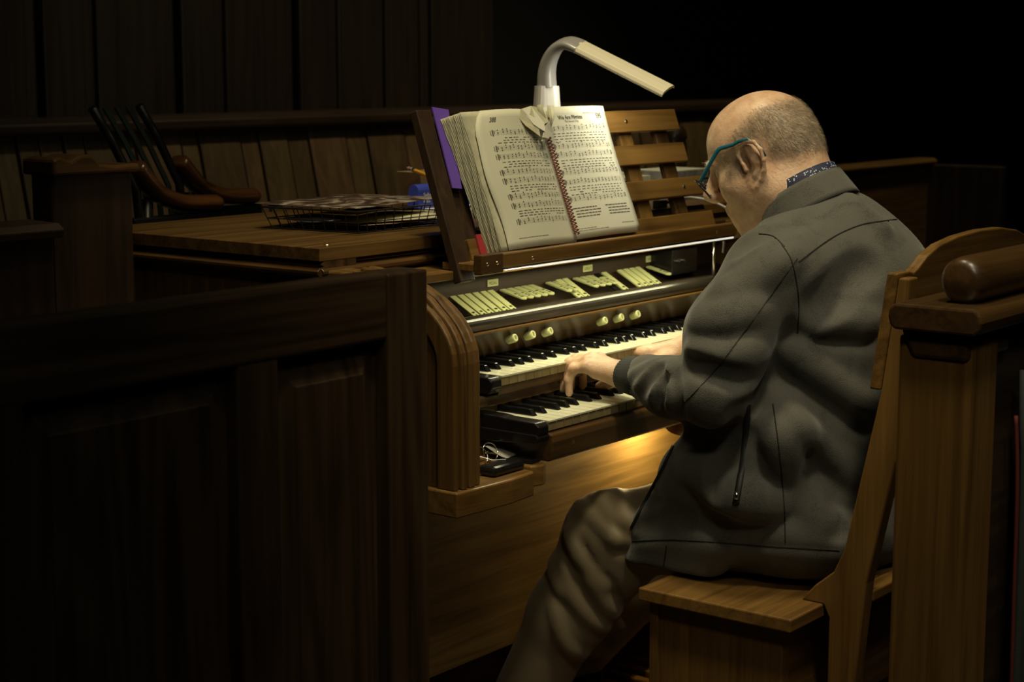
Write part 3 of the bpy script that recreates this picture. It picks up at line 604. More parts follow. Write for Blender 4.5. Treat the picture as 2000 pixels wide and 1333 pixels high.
def ring4(cx, cy, h, z): return [Vector((cx+sx*h, cy+sy*h*.7, z)) for sx, sy in ((-1, -1), (1, -1), (1, 1), (-1, 1))]
MB().grid([ring4(2.955, 2.535, .030, TZ), ring4(2.945, 2.535, .046, TZ+.078)], True).add(ring4(2.955, 2.535, .030, TZ), [(0, 1, 2, 3)]).obj('pot', mat('kraft_card', (.30, .22, .13), .7, var=.15, bscale=40), PP, solid=.002)
yell = mat('pencil_yellow', (.75, .36, .03), .35)
for k, (a, b, lab) in enumerate((((2.847, 2.478, TZ+.086), (2.995, 2.478, TZ+.040), 'yellow pencil leaning foremost against the brown card pot'), ((2.862, 2.488, TZ+.086), (3.01, 2.488, TZ+.042), 'yellow pencil just behind and above the foremost one'))):
    pc = thing('pencil', lab, 'pencil', a, 'pencils by the card pot'); A, B = Vector(a), Vector(b)
    MB().tube([A, B], .0036, 6).obj('shaft', yell, pc); MB().tube([A, A+(A-B).normalized()*.010], .0037, 10).obj('ferrule', chrome, pc, smooth=True)
    MB().tube([A+(A-B).normalized()*.010, A+(A-B).normalized()*.017], .0034, 10).obj('eraser', mat('eraser_%s' % 'ab'[k], (.25, .12, .10), .7), pc, smooth=True)
pn = MB().tube([(2.925, 2.497, TZ+.082), (2.929, 2.497, TZ+.080), (3.03, 2.497, TZ+.044)], [.004, .006, .004], 8).obj('pen', black, None, smooth=True, base=Vector((2.92, 2.55, TZ+.09))); tag(pn, 'black pen leaning on the pot behind the yellow pencils', 'pen')
# right hand items
TB = thing('tissue_box', 'grey patterned tissue box at the right end of the organ lid', 'box', (3.50, 2.25, TZ))
tis = mat('tissue_box_card', (.26, .24, .22), .6, var=.3, bscale=70)
box('carton', tis, 3.43, 3.585, 2.20, 2.31, TZ, TZ+.066, TB, bevel=.001); box('lid_panel', paper, 3.431, 3.584, 2.201, 2.309, TZ+.066, TZ+.0675, TB, bevel=0)
cb = box('cream_block', mat('cream_card', (.50, .42, .26), .6), 3.60, 3.63, 2.29, 2.36, TZ, TZ+.045, base=Vector((3.61, 2.32, TZ))); tag(cb, 'small cream card block behind the tissue box', 'box')
wb = thing('leaflet_carton', 'white carton of leaflets seen between the desk slats', 'box', (3.33, 2.28, TZ))
box('carton', paper, 3.24, 3.40, 2.24, 2.33, TZ, TZ+.058, wb, bevel=.001)
MB().grid([[(3.25+.15*i/6, 2.30+.01*j, TZ+.058+.016*math.sin(i/6*3.14)*j+.002) for i in range(7)] for j in range(2)]).obj('loose_sheet', paper, wb, solid=.0006)
MB().box(3.27, 3.275, 2.238, 2.2395, TZ+.02, TZ+.04).obj('print', inkgrey, wb)
pd = MB().lathe([(0, 0), (.05, 0), (.058, .03), (.05, .07), (.02, .10), (0, .105)], (3.40, 2.44, TZ), n=20).obj('paper_bonnet', paper, None, smooth=True, base=Vector((3.40, 2.44, TZ))); tag(pd, 'white crumpled paper dome seen between the upper desk slats', 'paper')
kn = thing('pen_case', 'black pen case with a gold clip resting against the white carton', 'pen case', (3.2, 2.2, TZ))
MB().tube([(3.17, 2.20, TZ+.052), (3.24, 2.20, TZ+.044), (3.30, 2.205, TZ+.030)], [.003, .011, .008], 10).obj('case', black, kn, smooth=True)
MB().box(3.30, 3.318, 2.195, 2.20, TZ+.018, TZ+.040).obj('clip', mat('gold', (.7, .45, .12), .3, 1), kn, bevel=.002)
for k in range(2): MB().lathe([(0, .004), (.004, .003), (.0055, 0)], (3.252+.016*k, 2.187, TZ+.038), (0, -1, 0), 10).obj('button', brass, kn, smooth=True)
MB().tube([(3.24, 2.20, TZ+.036), (3.24, 2.20, TZ)], .004, 6).obj('foot', black, kn)
DP = thing('wooden_post', 'dark rounded wooden post standing behind the right end of the organ', 'post', (4.06, 2.60, 0))
MB().lathe([(0, 1.226), (.018, 1.222), (.031, 1.208), (.034, 1.19), (.030, 1.18), (.034, 1.17), (.034, 0)], (4.06, 2.60, 0), n=24).obj('shaft', walnut[2], DP, smooth=True)
CB = MB().tube(spline([(3.285, 2.10, 1.092), (3.33, 2.09, 1.094), (3.37, 2.05, 1.082), (3.40, 2.01, 1.05), (3.395, 1.99, 1.00), (3.385, 1.99, .96)], 8), .0028, 8).obj('power_cable', white_pl, None, smooth=True, base=Vector((3.34, 2.09, 1.094))); tag(CB, 'white lamp cable arching down behind the music desk ledge', 'cable')
pl = thing('usb_plug', 'small metal cable plug lying behind the desk slats', 'plug', (3.26, 2.12, TZ))
box('shell', chrome, 3.235, 3.262, 2.09, 2.10, TZ+.008, TZ+.015, pl); box('body', black, 3.20, 3.235, 2.087, 2.103, TZ, TZ+.018, pl)
# things on the key desk
SP_ = thing('reading_glasses', 'folded reading glasses lying on the black case on the key desk', 'glasses', (2.35, 1.885, .70))
box_case = box('glasses_case', black, 2.285, 2.372, 1.812, 1.850, .6935, .711, base=Vector((2.33, 1.83, .694)), bevel=.007); tag(box_case, 'black oblong glasses case lying on the left key desk', 'case')
for c in ((2.325, 1.875), (2.362, 1.882)):
    MB().tube([Vector((c[0]+.019*math.cos(a), c[1]+.006*math.sin(a), .7165+.0155*math.sin(a))) for a in [2*math.pi*i/20 for i in range(21)]], .0012, 6).obj('lens_rim', chrome, SP_, smooth=True)
MB().tube([(2.306, 1.876, .722), (2.325, 1.850, .7125), (2.345, 1.835, .7122)], .0013, 6).obj('temple', chrome, SP_); MB().tube([(2.343, 1.877, .718), (2.344, 1.873, .721), (2.345, 1.880, .718)], .0012, 6).obj('bridge', chrome, SP_)
MB().tube([(2.31, 1.885, .7015), (2.378, 1.89, .7010)], .0015, 6).obj('temple', chrome, SP_)
loose('grey_slip', mat('grey_paper', (.30, .28, .24), .6), 'grey curled slip of paper beside the reading glasses', (2.405, 1.885), .06, .05, .7125, .2, (.30, .0), .003)
ph = box('pouch', black, 2.385, 2.414, 1.81, 1.86, .6995, .707, base=Vector((2.40, 1.84, .70)), bevel=.003); tag(ph, 'flat black pouch lying under the left end of the keys', 'pouch')

# ============================================================ BENCH WITH BACK
BN = thing('organ_bench', 'oak organ bench with an arched back rest, the organist sitting on it', 'bench', (2.93, 1.5, 0))
BXR = 3.33
MB().box(2.528, BXR, 1.378, 1.682, .446, .470).obj('seat', oak[0], BN, bevel=.003)
for a, b in ((2.556, 2.58), (BXR-.05, BXR-.026)):
    box('end_panel', oak[2], a, b, 1.408, 1.668, 0, .446, BN)
    MB().box(a-.006, b+.006, 1.655, 1.672, 0, .446).obj('corner_fillet', oak[2], BN, bevel=.002)
box('rear_panel', oak[0], 2.58, BXR-.05, 1.412, 1.43, .20, .446, BN)
box('front_panel', oak[0], 2.58, BXR-.05, 1.64, 1.655, .20, .446, BN)
pp = [(1.258, 1.040), (1.283, .85), (1.306, .74), (1.327, .64), (1.340, .575), (1.360, .53), (1.395, .500), (1.420, .470), (1.378, .470), (1.366, .446), (1.366, .0), (1.325, .0), (1.318, .30), (1.298, .52), (1.252, .737), (1.243, .958), (1.238, 1.040)]
for a, b in ((2.640, 2.672), (BXR-.13, BXR-.098)): MB().prism(pp, 0, a, b).obj('back_frame', oak[2], BN, bevel=.003)
yb = lambda z: 1.259+(1.045-z)*.13
crest = [(2.640, .852), (2.640, 1.047), (2.686, 1.047), (2.70, 1.043), (2.716, 1.050), (2.745, 1.068), (2.79, 1.083), (2.86, 1.092), (2.95, 1.096), (3.04, 1.094), (3.12, 1.084), (3.18, 1.068), (3.215, 1.048), (3.26, 1.047), (3.26, .852)]
vs = [Vector((x, yb(z)+d, z)) for d in (0, .020) for x, z in crest]; n = len(crest)
MB().add(vs, [tuple(range(n)), tuple(range(n, 2*n))]+[(i, (i+1) % n, n+(i+1) % n, n+i) for i in range(n)]).obj('back_rest', oak[0], BN, bevel=.003)
MB().box(2.672, 3.232, 1.30, 1.335, .48, .50).obj('stretcher', oak[0], BN, bevel=.003)
MB().box(2.672, BXR-.1, 1.335, 1.352, .30, .50).obj('lower_rail', walnut[0], BN, bevel=.003)

# ============================================================ NEAR PEW END AT THE RIGHT
NP = thing('pew_end_post', 'dark oak pew end post with a rounded hand rail in the right foreground', 'pew end', (2.25, 1.0, 0))
MB().box(2.205, 2.30, .944, 1.048, 0, 1.02).obj('post', oak[2], NP, bevel=.006)
MB().prism([(.925, 1.034), (.922, 1.046), (.925, 1.058), (.932, 1.064), (1.046, 1.064), (1.054, 1.058), (1.056, 1.046), (1.053, 1.034), (1.046, 1.028), (.932, 1.028)], 0, 2.185, 3.6).obj('cap_rail', walnut[0], NP, bevel=.004)
MB().prism([(.945, 1.028), (.945, .99), (1.025, .99), (1.045, 1.028)], 0, 2.20, 2.34).obj('bracket', walnut[0], NP, bevel=.006)
MB().lathe([(0, 0), (.020, .002), (.028, .007), (.032, .016), (.033, .03), (.033, 1.3), (0, 1.3)], (2.225, .973, 1.094), (1, 0, 0), 24).obj('hand_rail', walnut[0], NP, smooth=True)
box('panel', darkw[0], 2.30, 3.6, .96, 1.03, 0, 1.02, NP)
# coat hanging on it
CT = thing('hanging_bag', 'dark grey bag with red and blue straps hanging beside the near pew end', 'bag', (2.40, .90, .0))
P = [[(2.36+.13*i/6, .935-.022*math.sin(i/6*math.pi)-.010*math.sin(i*2+j*.4), .96-.11*j) for i in range(7)] for j in range(9)]
MB().grid(P).obj('body', mat('grey_green_cloth', (.035, .042, .038), .85, bump=.4, bscale=300), CT, smooth=True, solid=.01)
MB().tube(spline([(2.335, .93, .90), (2.338, .925, .80), (2.348, .926, .6), (2.36, .926, .3)], 5), .003, 6).obj('red_strap', mat('red_strap', (.13, .02, .015), .7), CT, smooth=True)
MB().tube(spline([(2.42, .905, .93), (2.43, .90, .89), (2.415, .90, .868), (2.39, .905, .862)], 6), .005, 6).obj('blue_strap', mat('blue_strap', (.03, .025, .12), .7), CT, smooth=True)
MB().tube([(2.36, .915, .848), (2.362, .910, .846)], .004, 10).obj('brass_ring', brass, CT)
MB().tube(spline([(2.39, .905, .872), (2.37, .91, .855), (2.358, .915, .83)], 5), .003, 6).obj('cord', mat('cord', (.12, .11, .07), .7), CT)

# ============================================================ PERSON : distance fields meshed with surface nets
class SDF:
    def __init__(s, lo, hi, h, axes=None):
        s.h = h
        s.ax = axes if axes else [np.arange(lo[i], hi[i]+h, h).astype(np.float32) for i in range(3)]
        s.n = np.array([len(a) for a in s.ax]); s.v = np.full(s.n, .2, np.float32)
    def blk(s, a, b):
        sl = []
        for i in range(3):
            i0 = max(0, min(int(np.searchsorted(s.ax[i], a[i]))-1, s.n[i]-1)); i1 = max(i0+1, min(int(np.searchsorted(s.ax[i], b[i]))+1, s.n[i])); sl.append(slice(i0, i1))
        sl = tuple(sl)
        X = s.ax[0][sl[0]][:, None, None]; Y = s.ax[1][sl[1]][None, :, None]; Z = s.ax[2][sl[2]][None, None, :]
        return sl, X, Y, Z
    def comb(s, sl, d, k, sub=False):
        a = s.v[sl]
        if sub: d = -d; hh = np.maximum(k-np.abs(a-d), 0); s.v[sl] = np.maximum(a, d)+hh*hh/(4*k)
        else: hh = np.maximum(k-np.abs(a-d), 0); s.v[sl] = np.minimum(a, d)-hh*hh/(4*k)
    def cone(s, a, b, r1, r2=None, k=.02, sub=False, flat=None):
        r2 = r1 if r2 is None else r2; a = np.array(a, float); b = np.array(b, float); m = max(r1, r2)*(1.2 if flat is None else 1.2*max(1, flat[1]))+k+2*s.h
        sl, X, Y, Z = s.blk(np.minimum(a, b)-m, np.maximum(a, b)+m); ba = b-a; L2 = max(float(ba@ba), 1e-9)
        x, y, z = X-a[0], Y-a[1], Z-a[2]; t = np.clip((x*ba[0]+y*ba[1]+z*ba[2])/L2, 0, 1); x = x-ba[0]*t; y = y-ba[1]*t; z = z-ba[2]*t
        q = x*x+y*y+z*z
        if flat is not None:
            n = np.array(flat[0], float); n /= np.linalg.norm(n); dn = x*n[0]+y*n[1]+z*n[2]; q = q+(1/flat[1]**2-1)*dn*dn
        s.comb(sl, np.sqrt(np.maximum(q, 0))-(r1+(r2-r1)*t), k, sub); return s
    def ell(s, c, r, R=None, k=.02, sub=False):
        c = np.array(c, float); r = np.array(r, float); R = np.eye(3) if R is None else np.array(R); m = max(r)+k+2*s.h
        sl, X, Y, Z = s.blk(c-m, c+m); x, y, z = X-c[0], Y-c[1], Z-c[2]
        u = [(x*R[0, i]+y*R[1, i]+z*R[2, i]) for i in range(3)]
        k0 = np.sqrt(sum((u[i]/r[i])**2 for i in range(3))); k1 = np.sqrt(sum((u[i]/r[i]**2)**2 for i in range(3)))+1e-6
        s.comb(sl, k0*(k0-1)/k1, k, sub); return s
    def chain(s, pts, rs, k=.02, sub=False, flat=None):
        rs = rs if isinstance(rs, (list, tuple)) else [rs]*len(pts)
        for i in range(len(pts)-1): s.cone(pts[i], pts[i+1], rs[i], rs[i+1], k, sub, flat)
        return s
    def net(s):
        v = s.v; ins = v < 0; c = np.zeros(np.array(v.shape)-1, np.int8)
        for i in (0, 1):
            for j in (0, 1):
                for k in (0, 1): c += ins[i:v.shape[0]-1+i, j:v.shape[1]-1+j, k:v.shape[2]-1+k]
        ci = np.argwhere((c > 0) & (c < 8)); idx = np.full(c.shape, -1, np.int32); idx[tuple(ci.T)] = np.arange(len(ci))
        P = np.zeros((len(ci), 3)); W = np.zeros(len(ci))
        cor = [(i, j, k) for i in (0, 1) for j in (0, 1) for k in (0, 1)]
        for a in cor:
            for ax in range(3):
                if a[ax]: continue
                b = list(a); b[ax] = 1
                va = v[ci[:, 0]+a[0], ci[:, 1]+a[1], ci[:, 2]+a[2]]; vb = v[ci[:, 0]+b[0], ci[:, 1]+b[1], ci[:, 2]+b[2]]
                m = (va < 0) != (vb < 0); t = np.where(m, va/np.where(m, va-vb, 1), 0); p = np.array(a, float)[None]+np.zeros((len(ci), 3)); p[:, ax] += t
                P[m] += p[m]; W[m] += 1
        P = ci+P/W[:, None]; P = np.stack([np.interp(P[:, i], np.arange(s.n[i]), s.ax[i]) for i in range(3)], 1); F = []
        for ax in range(3):
            u, w_ = (ax+1) % 3, (ax+2) % 3
            A = [slice(None)]*3; B = [slice(None)]*3; A[ax] = slice(0, -1); B[ax] = slice(1, None)
            e = np.argwhere(ins[tuple(A)] != ins[tuple(B)]); e = e[(e[:, u] > 0) & (e[:, w_] > 0) & (e[:, u] < v.shape[u]-1) & (e[:, w_] < v.shape[w_]-1)]
            q = []
            for du, dw in ((0, 0), (-1, 0), (-1, -1), (0, -1)):
                g = e.copy(); g[:, u] += du; g[:, w_] += dw; q.append(idx[tuple(g.T)])
            q = np.stack(q, 1); fl = ins[tuple(e.T)]; q[~fl] = q[~fl][:, ::-1]; F.append(q)
        return P, np.concatenate(F)
def net_mesh(name, P, F, smooth_it=0):
    me = bpy.data.meshes.new(name); me.vertices.add(len(P)); me.vertices.foreach_set('co', P.astype(np.float32).ravel())
    me.loops.add(F.size); me.loops.foreach_set('vertex_index', F.astype(np.int32).ravel()); me.polygons.add(len(F)); me.polygons.foreach_set('loop_start', np.arange(0, F.size, 4, dtype=np.int32))
    me.update(); me.validate(); me.shade_smooth(); return me
def lap(P, F, it, lam=.5):
    E = np.concatenate([F[:, [0, 1]], F[:, [1, 2]], F[:, [2, 3]], F[:, [3, 0]]]); n = len(P); cnt = np.bincount(E[:, 0], minlength=n)+np.bincount(E[:, 1], minlength=n)
    for _ in range(it):
        A = np.stack([np.bincount(E[:, 0], P[E[:, 1], i], n)+np.bincount(E[:, 1], P[E[:, 0], i], n) for i in range(3)], 1)
        P = P+lam*(A/np.maximum(cnt, 1)[:, None]-P)
    return P
CAMP = Vector((0, 0, CH))
def bvh(P, F): return BVHTree.FromPolygons([tuple(p) for p in P.tolist()], [tuple(f) for f in F.tolist()])
def cast(tree, pts, step=14, lift=0.0):
    """points of a seam or crease on a garment's surface"""
    out = []; pp = [Vector((a, b, 0)) for a, b in pts]; sp_ = spline(pp, 8) if len(pp) > 2 else [pp[0].lerp(pp[1], i/8) for i in range(9)]
    for p in sp_:
        h, n, _, _ = tree.ray_cast(CAMP, ray(p.x, p.y))
        if h is not None: out.append((h+n*lift*(1 if n.dot(ray(p.x, p.y)) < 0 else -1), n))
    return [a for a, n in out]

HX, HB = 2.86, Vector((2.86, 1.50, .47))
PER = thing('person', 'balding person in a dark grey jacket, tan trousers and blue glasses playing the organ', 'person', (2.86, 1.50, .47))
# head frame
hyaw, hpit = math.radians(20), math.radians(21)
HC = Vector((2.865, 1.640, 1.198))
Fv = Vector((-math.sin(hyaw)*math.cos(hpit), math.cos(hyaw)*math.cos(hpit), -math.sin(hpit))); Xv = Vector((math.cos(hyaw), math.sin(hyaw), 0)); Uv = Xv.cross(Fv)
def H(x, f, u): return HC+Xv*x+Fv*f+Uv*u
HR = np.array([Xv, Fv, Uv]).T
def axis(*seg):
    out = []
    for a, b, h in seg: out += list(np.arange(a, b-1e-6, h))
    return np.array(out+[seg[-1][1]], np.float32)
B = SDF(0, 0, .006, [axis((2.50, 2.58, .006), (2.58, 2.99, .0018), (2.99, 3.24, .006)), axis((1.34, 1.48, .006), (1.48, 1.955, .0018), (1.955, 2.0, .005)), axis((.46, .772, .006), (.772, .872, .0018), (.872, 1.05, .005), (1.05, 1.37, .0018))])
E_ = lambda c, r, k=.02, sub=False: B.ell(H(*c), r, HR, k, sub)
E_((0, -.014, .050), (.0765, .096, .084)); E_((0, -.046, .030), (.070, .060, .062), .03); E_((0, .028, .048), (.064, .055, .058), .03)
E_((0, .026, -.024), (.063, .058, .068), .03)
for sx in (-1, 1):
    B.cone(H(sx*.055, .000, -.030), H(sx*.022, .060, -.072), .022, .020, .035)
    E_((sx*.042, .050, -.016), (.026, .030, .030), .025)
    B.cone(H(sx*.036, .074, .032), H(sx*.010, .084, .036), .010, .010, .012)
    E_((sx*.032, .090, .014), (.017, .014, .013), .012, True)
    E_((sx*.031, .070, .014), (.0135, .0135, .0125), .003)
    E_((sx*.011, .100, -.026), (.009, .010, .008), .008)
    B.cone(H(sx*.058, -.02, -.055), H(sx*.033, .030, -.100), .03, .02, .03)
B.cone(H(0, .064, -.076), H(0, .060, -.078), .020, .020, .02)
B.cone(H(0, .084, .026), H(0, .112, -.016), .0085, .0120, .012); B.cone(H(0, .112, -.016), H(0, .106, -.025), .011, .009, .008)
B.cone(H(-.018, .084, -.052), H(.018, .084, -.052), .007, .007, .008); B.cone(H(-.016, .082, -.061), H(.016, .082, -.061), .007, .007, .008)
B.cone(H(-.02, .093, -.0565), H(.02, .093, -.0565), .0015, .0015, .003, True)
# ears
ER = math.radians(6)
for sx in (-1, 1):
    def Ea(f, u, o=0):
        f, u = f*1.30, u*1.30
        f, u = f*math.cos(ER)-u*math.sin(ER), f*math.sin(ER)+u*math.cos(ER)
        return H(sx*(.0745+.016*max(0, (.012-f)/.036)+o), f+.008, u+.010)
    B.chain([Ea(.011, .004, .001), Ea(.014, .016, .001), Ea(.009, .027, .002), Ea(-.002, .0325, .003), Ea(-.014, .029, .004), Ea(-.021, .017, .004), Ea(-.0215, .002, .004), Ea(-.018, -.012, .003), Ea(-.012, -.023, .001), Ea(-.005, -.031, -.001), Ea(.002, -.033, -.002), Ea(.005, -.027, -.002)], [.0030, .0034, .0036, .0038, .0038, .0038, .0038, .0038, .0042, .0050, .0050, .0035], .003)
    B.chain([Ea(-.002, .020, -.001), Ea(-.010, .012, -.001), Ea(-.0135, .000, 0), Ea(-.011, -.011, -.001), Ea(-.003, -.017, -.001)], [.0028]*5, .004)
    B.chain([Ea(-.004, .022, -.008), Ea(-.010, .004, -.008), Ea(-.008, -.016, -.007), Ea(-.002, -.028, -.006)], [.0095, .0105, .0085, .005], .004)
    B.ell(Ea(-.001, -.004, .004), (.006, .0058, .0095), HR, .003, True); B.chain([Ea(.006, .018, .005), Ea(-.004, .0255, .006), Ea(-.0135, .020, .007), Ea(-.0172, .004, .007), Ea(-.0150, -.010, .006)], [.0020]*5, .003, True)
    B.cone(Ea(.008, -.006, .003), Ea(.009, .002, .003), .0038, .0036, .004)
# neck, trunk
NB = Vector((2.872, 1.545, 1.07))
B.cone(H(0, -.036, -.005), NB, .062, .075, .04); B.cone(H(0, -.058, -.002), Vector((2.875, 1.515, 1.10)), .042, .055, .04); B.cone(H(0, .03, -.08), Vector((2.865, 1.62, 1.05)), .035, .055, .03)
B.cone((2.74, 1.525, 1.0), (3.0, 1.525, 1.0), .055, .055, .06); B.ell((2.87, 1.52, .86), (.155, .10, .20), None, .06); B.ell((2.865, 1.52, .62), (.15, .105, .14), None, .06)
# arms
LS, LE, LW = Vector((2.690, 1.540, 1.005)), Vector((2.592, 1.562, .826)), Vector((2.630, 1.782, .826))
RS, RE, RW = Vector((3.045, 1.540, 1.005)), Vector((3.13, 1.62, .82)), Vector((2.905, 1.815, .842))
for a, b, c in ((LS, LE, LW), (RS, RE, RW)): B.cone(a, b, .040, .032, .04); B.cone(b, c, .032, .031, .03, flat=((0, 0, 1), .88))
def hand(W, K, tips, thumb, side, pips, dips, r0=.0102):
    """W wrist, K four knuckles (little finger first)"""
    n = Vector((0, 0, 1))
    for i, k in enumerate(K):
        B.cone(W+(k-W)*.08+Vector((0, 0, -.002)), k, .0185, .0112, .014, flat=((0, 0, 1), .9)); B.ell(k+Vector((0, 0, .002)), (.0108, .0115, .0098), None, .006)
        rr_ = [r0*.90, r0, r0*1.03, r0][i]
        B.cone(k, pips[i], rr_*1.08, rr_, .006); B.ell(pips[i], (rr_*1.08,)*3, None, .004); B.cone(pips[i], dips[i], rr_, rr_*.9, .004); B.cone(dips[i], tips[i], rr_*.9, rr_*.76, .004)
        B.cone(k.lerp(W, .2)+n*.0085, k.lerp(W, .75)+n*.0085, .0022, .0015, .006)
    B.chain(thumb, [.016, .013, .0105, .0085], .010)
    B.cone(W+(K[0]-W)*.15+Vector((0, 0, -.008)), W+(K[0]-W)*.8+Vector((0, 0, -.009)), .012, .009, .012)
kx = [-.018, .001, .021, .040]
K = [Vector((2.632+a, 1.858+b, .838+c)) for a, b, c in ((-.022, -.006, -.003), (-.004, .006, .004), (.016, .010, .006), (.036, .008, .004))]
Pp = [Vector((2.610, 1.884, .829)), Vector((2.624, 1.902, .836)), Vector((2.650, 1.908, .838)), Vector((2.676, 1.902, .834))]
Dd = [Vector((2.606, 1.893, .808)), Vector((2.619, 1.914, .812)), Vector((2.648, 1.920, .812)), Vector((2.678, 1.914, .810))]
Tt = [Vector((2.605, 1.890, .784)), Vector((2.617, 1.912, .786)), Vector((2.647, 1.918, .786)), Vector((2.679, 1.912, .784))]
hand(LW, K, Tt, [LW+Vector((.018, .012, -.008)), LW+Vector((.045, .045, -.018)), LW+Vector((.060, .078, -.030)), LW+Vector((.058, .098, -.040))], 1, Pp, Dd)
K = [Vector((2.858+a, 1.885+b, .826+c)) for a, b, c in ((.048, -.014, -.004), (.032, .000, .002), (.012, .006, .004), (-.008, .002, .002))]
Pp = [k+Vector((-.004, .030, -.002)) for k in K]; Dd = [k+Vector((-.006, .044, -.022)) for k in K]; Tt = [k+Vector((-.006, .044, -.046)) for k in K]
Pp = [Vector((p.x, min(p.y, 1.93), p.z)) for p in Pp]; Dd = [Vector((p.x, min(p.y, 1.938), .812)) for p in Dd]; Tt = [Vector((p.x, min(p.y, 1.936), .7845)) for p in Tt]
hand(RW, K, Tt, [RW+Vector((-.020, .008, -.012)), RW+Vector((-.045, .030, -.022)), RW+Vector((-.066, .056, -.032)), RW+Vector((-.074, .078, -.044))], -1, Pp, Dd)
P_, F_ = B.net(); P_ = lap(P_, F_, 1, .4)
skin, nt, b = nodes('skin'); N, L = nt.nodes, nt.links
at_ = N.new('ShaderNodeAttribute'); at_.attribute_name = 'scalp'; tc = N.new('ShaderNodeTexCoord')
n1 = N.new('ShaderNodeTexNoise'); n1.inputs['Scale'].default_value = 45; n1.inputs['Detail'].default_value = 4; L.new(tc.outputs['Object'], n1.inputs['Vector'])
r = N.new('ShaderNodeValToRGB'); e = r.color_ramp.elements; e[0].position = .33; e[0].color = (.60, .37, .23, 1); e[1].position = .68; e[1].color = (.74, .51, .34, 1); L.new(n1.outputs['Fac'], r.inputs['Fac'])
mx = N.new('ShaderNodeMix'); mx.data_type = 'RGBA'; L.new(at_.outputs['Fac'], mx.inputs[0]); L.new(r.outputs['Color'], mx.inputs[6]); mx.inputs[7].default_value = (.28, .20, .13, 1); L.new(mx.outputs[2], b.inputs['Base Color'])
n2 = N.new('ShaderNodeTexNoise'); n2.inputs['Scale'].default_value = 150; n2.inputs['Detail'].default_value = 5; n2.inputs['Distortion'].default_value = .8; L.new(tc.outputs['Object'], n2.inputs['Vector'])
bp = N.new('ShaderNodeBump'); bp.inputs['Strength'].default_value = .45; bp.inputs['Distance'].default_value = .0022; L.new(n2.outputs['Fac'], bp.inputs['Height']); L.new(bp.outputs['Normal'], b.inputs['Normal'])
b.inputs['Roughness'].default_value = .42; b.inputs['Subsurface Weight'].default_value = .12; b.inputs['Subsurface Radius'].default_value = (.012, .005, .003); b.inputs['Subsurface Scale'].default_value = 1
me = net_mesh('body', P_, F_)
# hair region in head coordinates
def headco(P): 
    d = P-np.array(HC); return d@np.array(Xv), d@np.array(Fv), d@np.array(Uv)
x_, f_, u_ = headco(P_)
def hairmask(x, f, u):
    def st(v, w): return np.clip(v/w+.5, 0, 1)
    ax_ = np.abs(x)
    back = st(.012-f+np.clip(ax_-.05, 0, 1)*1.0, .03)*st(.098-.5*np.clip(f+.03, 0, 1)-u, .018)*st(u+.000-.25*(f+.09), .022)
    crown = st(ax_+np.clip(-f-.045, 0, 1)*1.6-.022, .02)
    burn = (ax_ < .076)*st(.058-f, .014)*st(f-.012, .014)*st(ax_-.048, .01)*st(.042-u, .014)*st(u+.002, .014)*.7
    over = np.where((f > -.034) & (ax_ > .05), st(u-.048, .012), 1.0)
    return np.maximum(back*crown*over, burn)
hm = hairmask(x_, f_, u_)*(P_[:, 2] > 1.12)
ca = me.attributes.new('scalp', 'FLOAT', 'POINT'); ca.data.foreach_set('value', (hm*.55).astype(np.float32))
body = link('body', me, skin, PER)
# short hair
tris = np.argwhere(hm > .15)[:, 0]; rng = np.random.default_rng(3)
me.calc_loop_triangles() if False else None
nv = np.zeros(len(P_)*3, np.float32); me.vertices.foreach_get('normal', nv); nv = nv.reshape(-1, 3)
sel = rng.choice(tris, 15000, p=hm[tris]/hm[tris].sum()); hv = []; hf = []
dn = np.array(-Uv*.8-Fv*.55)
for q, i in enumerate(sel):
    p = P_[i]+rng.normal(0, .0012, 3); n = nv[i]; t = dn+rng.normal(0, .35, 3); t = t-n*(t@n); t /= np.linalg.norm(t)+1e-6; ln = rng.uniform(.004, .0085); s_ = np.cross(n, t)*.00017
    m1 = p+(n*.45+t*.6)*ln*.6; e1 = p+(n*.45+t)*ln; k = len(hv); hv += [p-s_, p+s_, m1+s_, m1-s_, e1]; hf += [(k, k+1, k+2, k+3), (k+3, k+2, k+4)]
hm_ = bpy.data.meshes.new('hair'); hm_.from_pydata([tuple(v) for v in hv], [], hf)
hair = link('hair', hm_, mat('grey_hair', (.34, .28, .20), .45, var=.5, bscale=60), PER); hair['kind'] = 'stuff'; tag(hair, 'short grey brown hair around the bald crown')
# eyebrows, temple whisker
g = []; gf = []
def tuft(c, n, spread, ln, dirv, m):
    for _ in range(n):
        p = H(*(np.array(c)+rng.normal(0, 1, 3)*np.array(spread))); d = Vector(dirv)+Vector(rng.normal(0, .3, 3)); d.normalize(); s_ = d.orthogonal()*.0002; k = len(g)
        g.extend([p-s_, p+s_, p+d*ln]); gf.append((k, k+1, k+2))
for sx in (-1, 1): tuft((sx*.038, .082, .038), 160, (.010, .002, .002), .011, Xv*sx*.8+Fv*.8+Uv*.2, None)
eb = bpy.data.meshes.new('eyebrows'); eb.from_pydata([tuple(v) for v in g], [], gf); ebo = link('eyebrows', eb, mat('pale_brow', (.5, .45, .36), .5), PER); ebo['kind'] = 'stuff'
for sx in (-1, 1):
    ey = MB().lathe([(0, .0126), (.006, .0110), (.0105, .006), (.0122, 0), (.0105, -.006), (0, -.0122)], H(sx*.031, .0715, .014), Fv, 16).obj('eye', mat('eye_white', (.7, .68, .62), .2) if sx < 0 else bpy.data.materials['eye_white'], PER, smooth=True)
    MB().lathe([(0, .0004), (.0055, 0)], H(sx*.031, .0715, .014)+Fv*.0122, Fv, 14).obj('iris', mat('iris', (.05, .04, .03), .2) if sx < 0 else bpy.data.materials['iris'], ey, smooth=True)
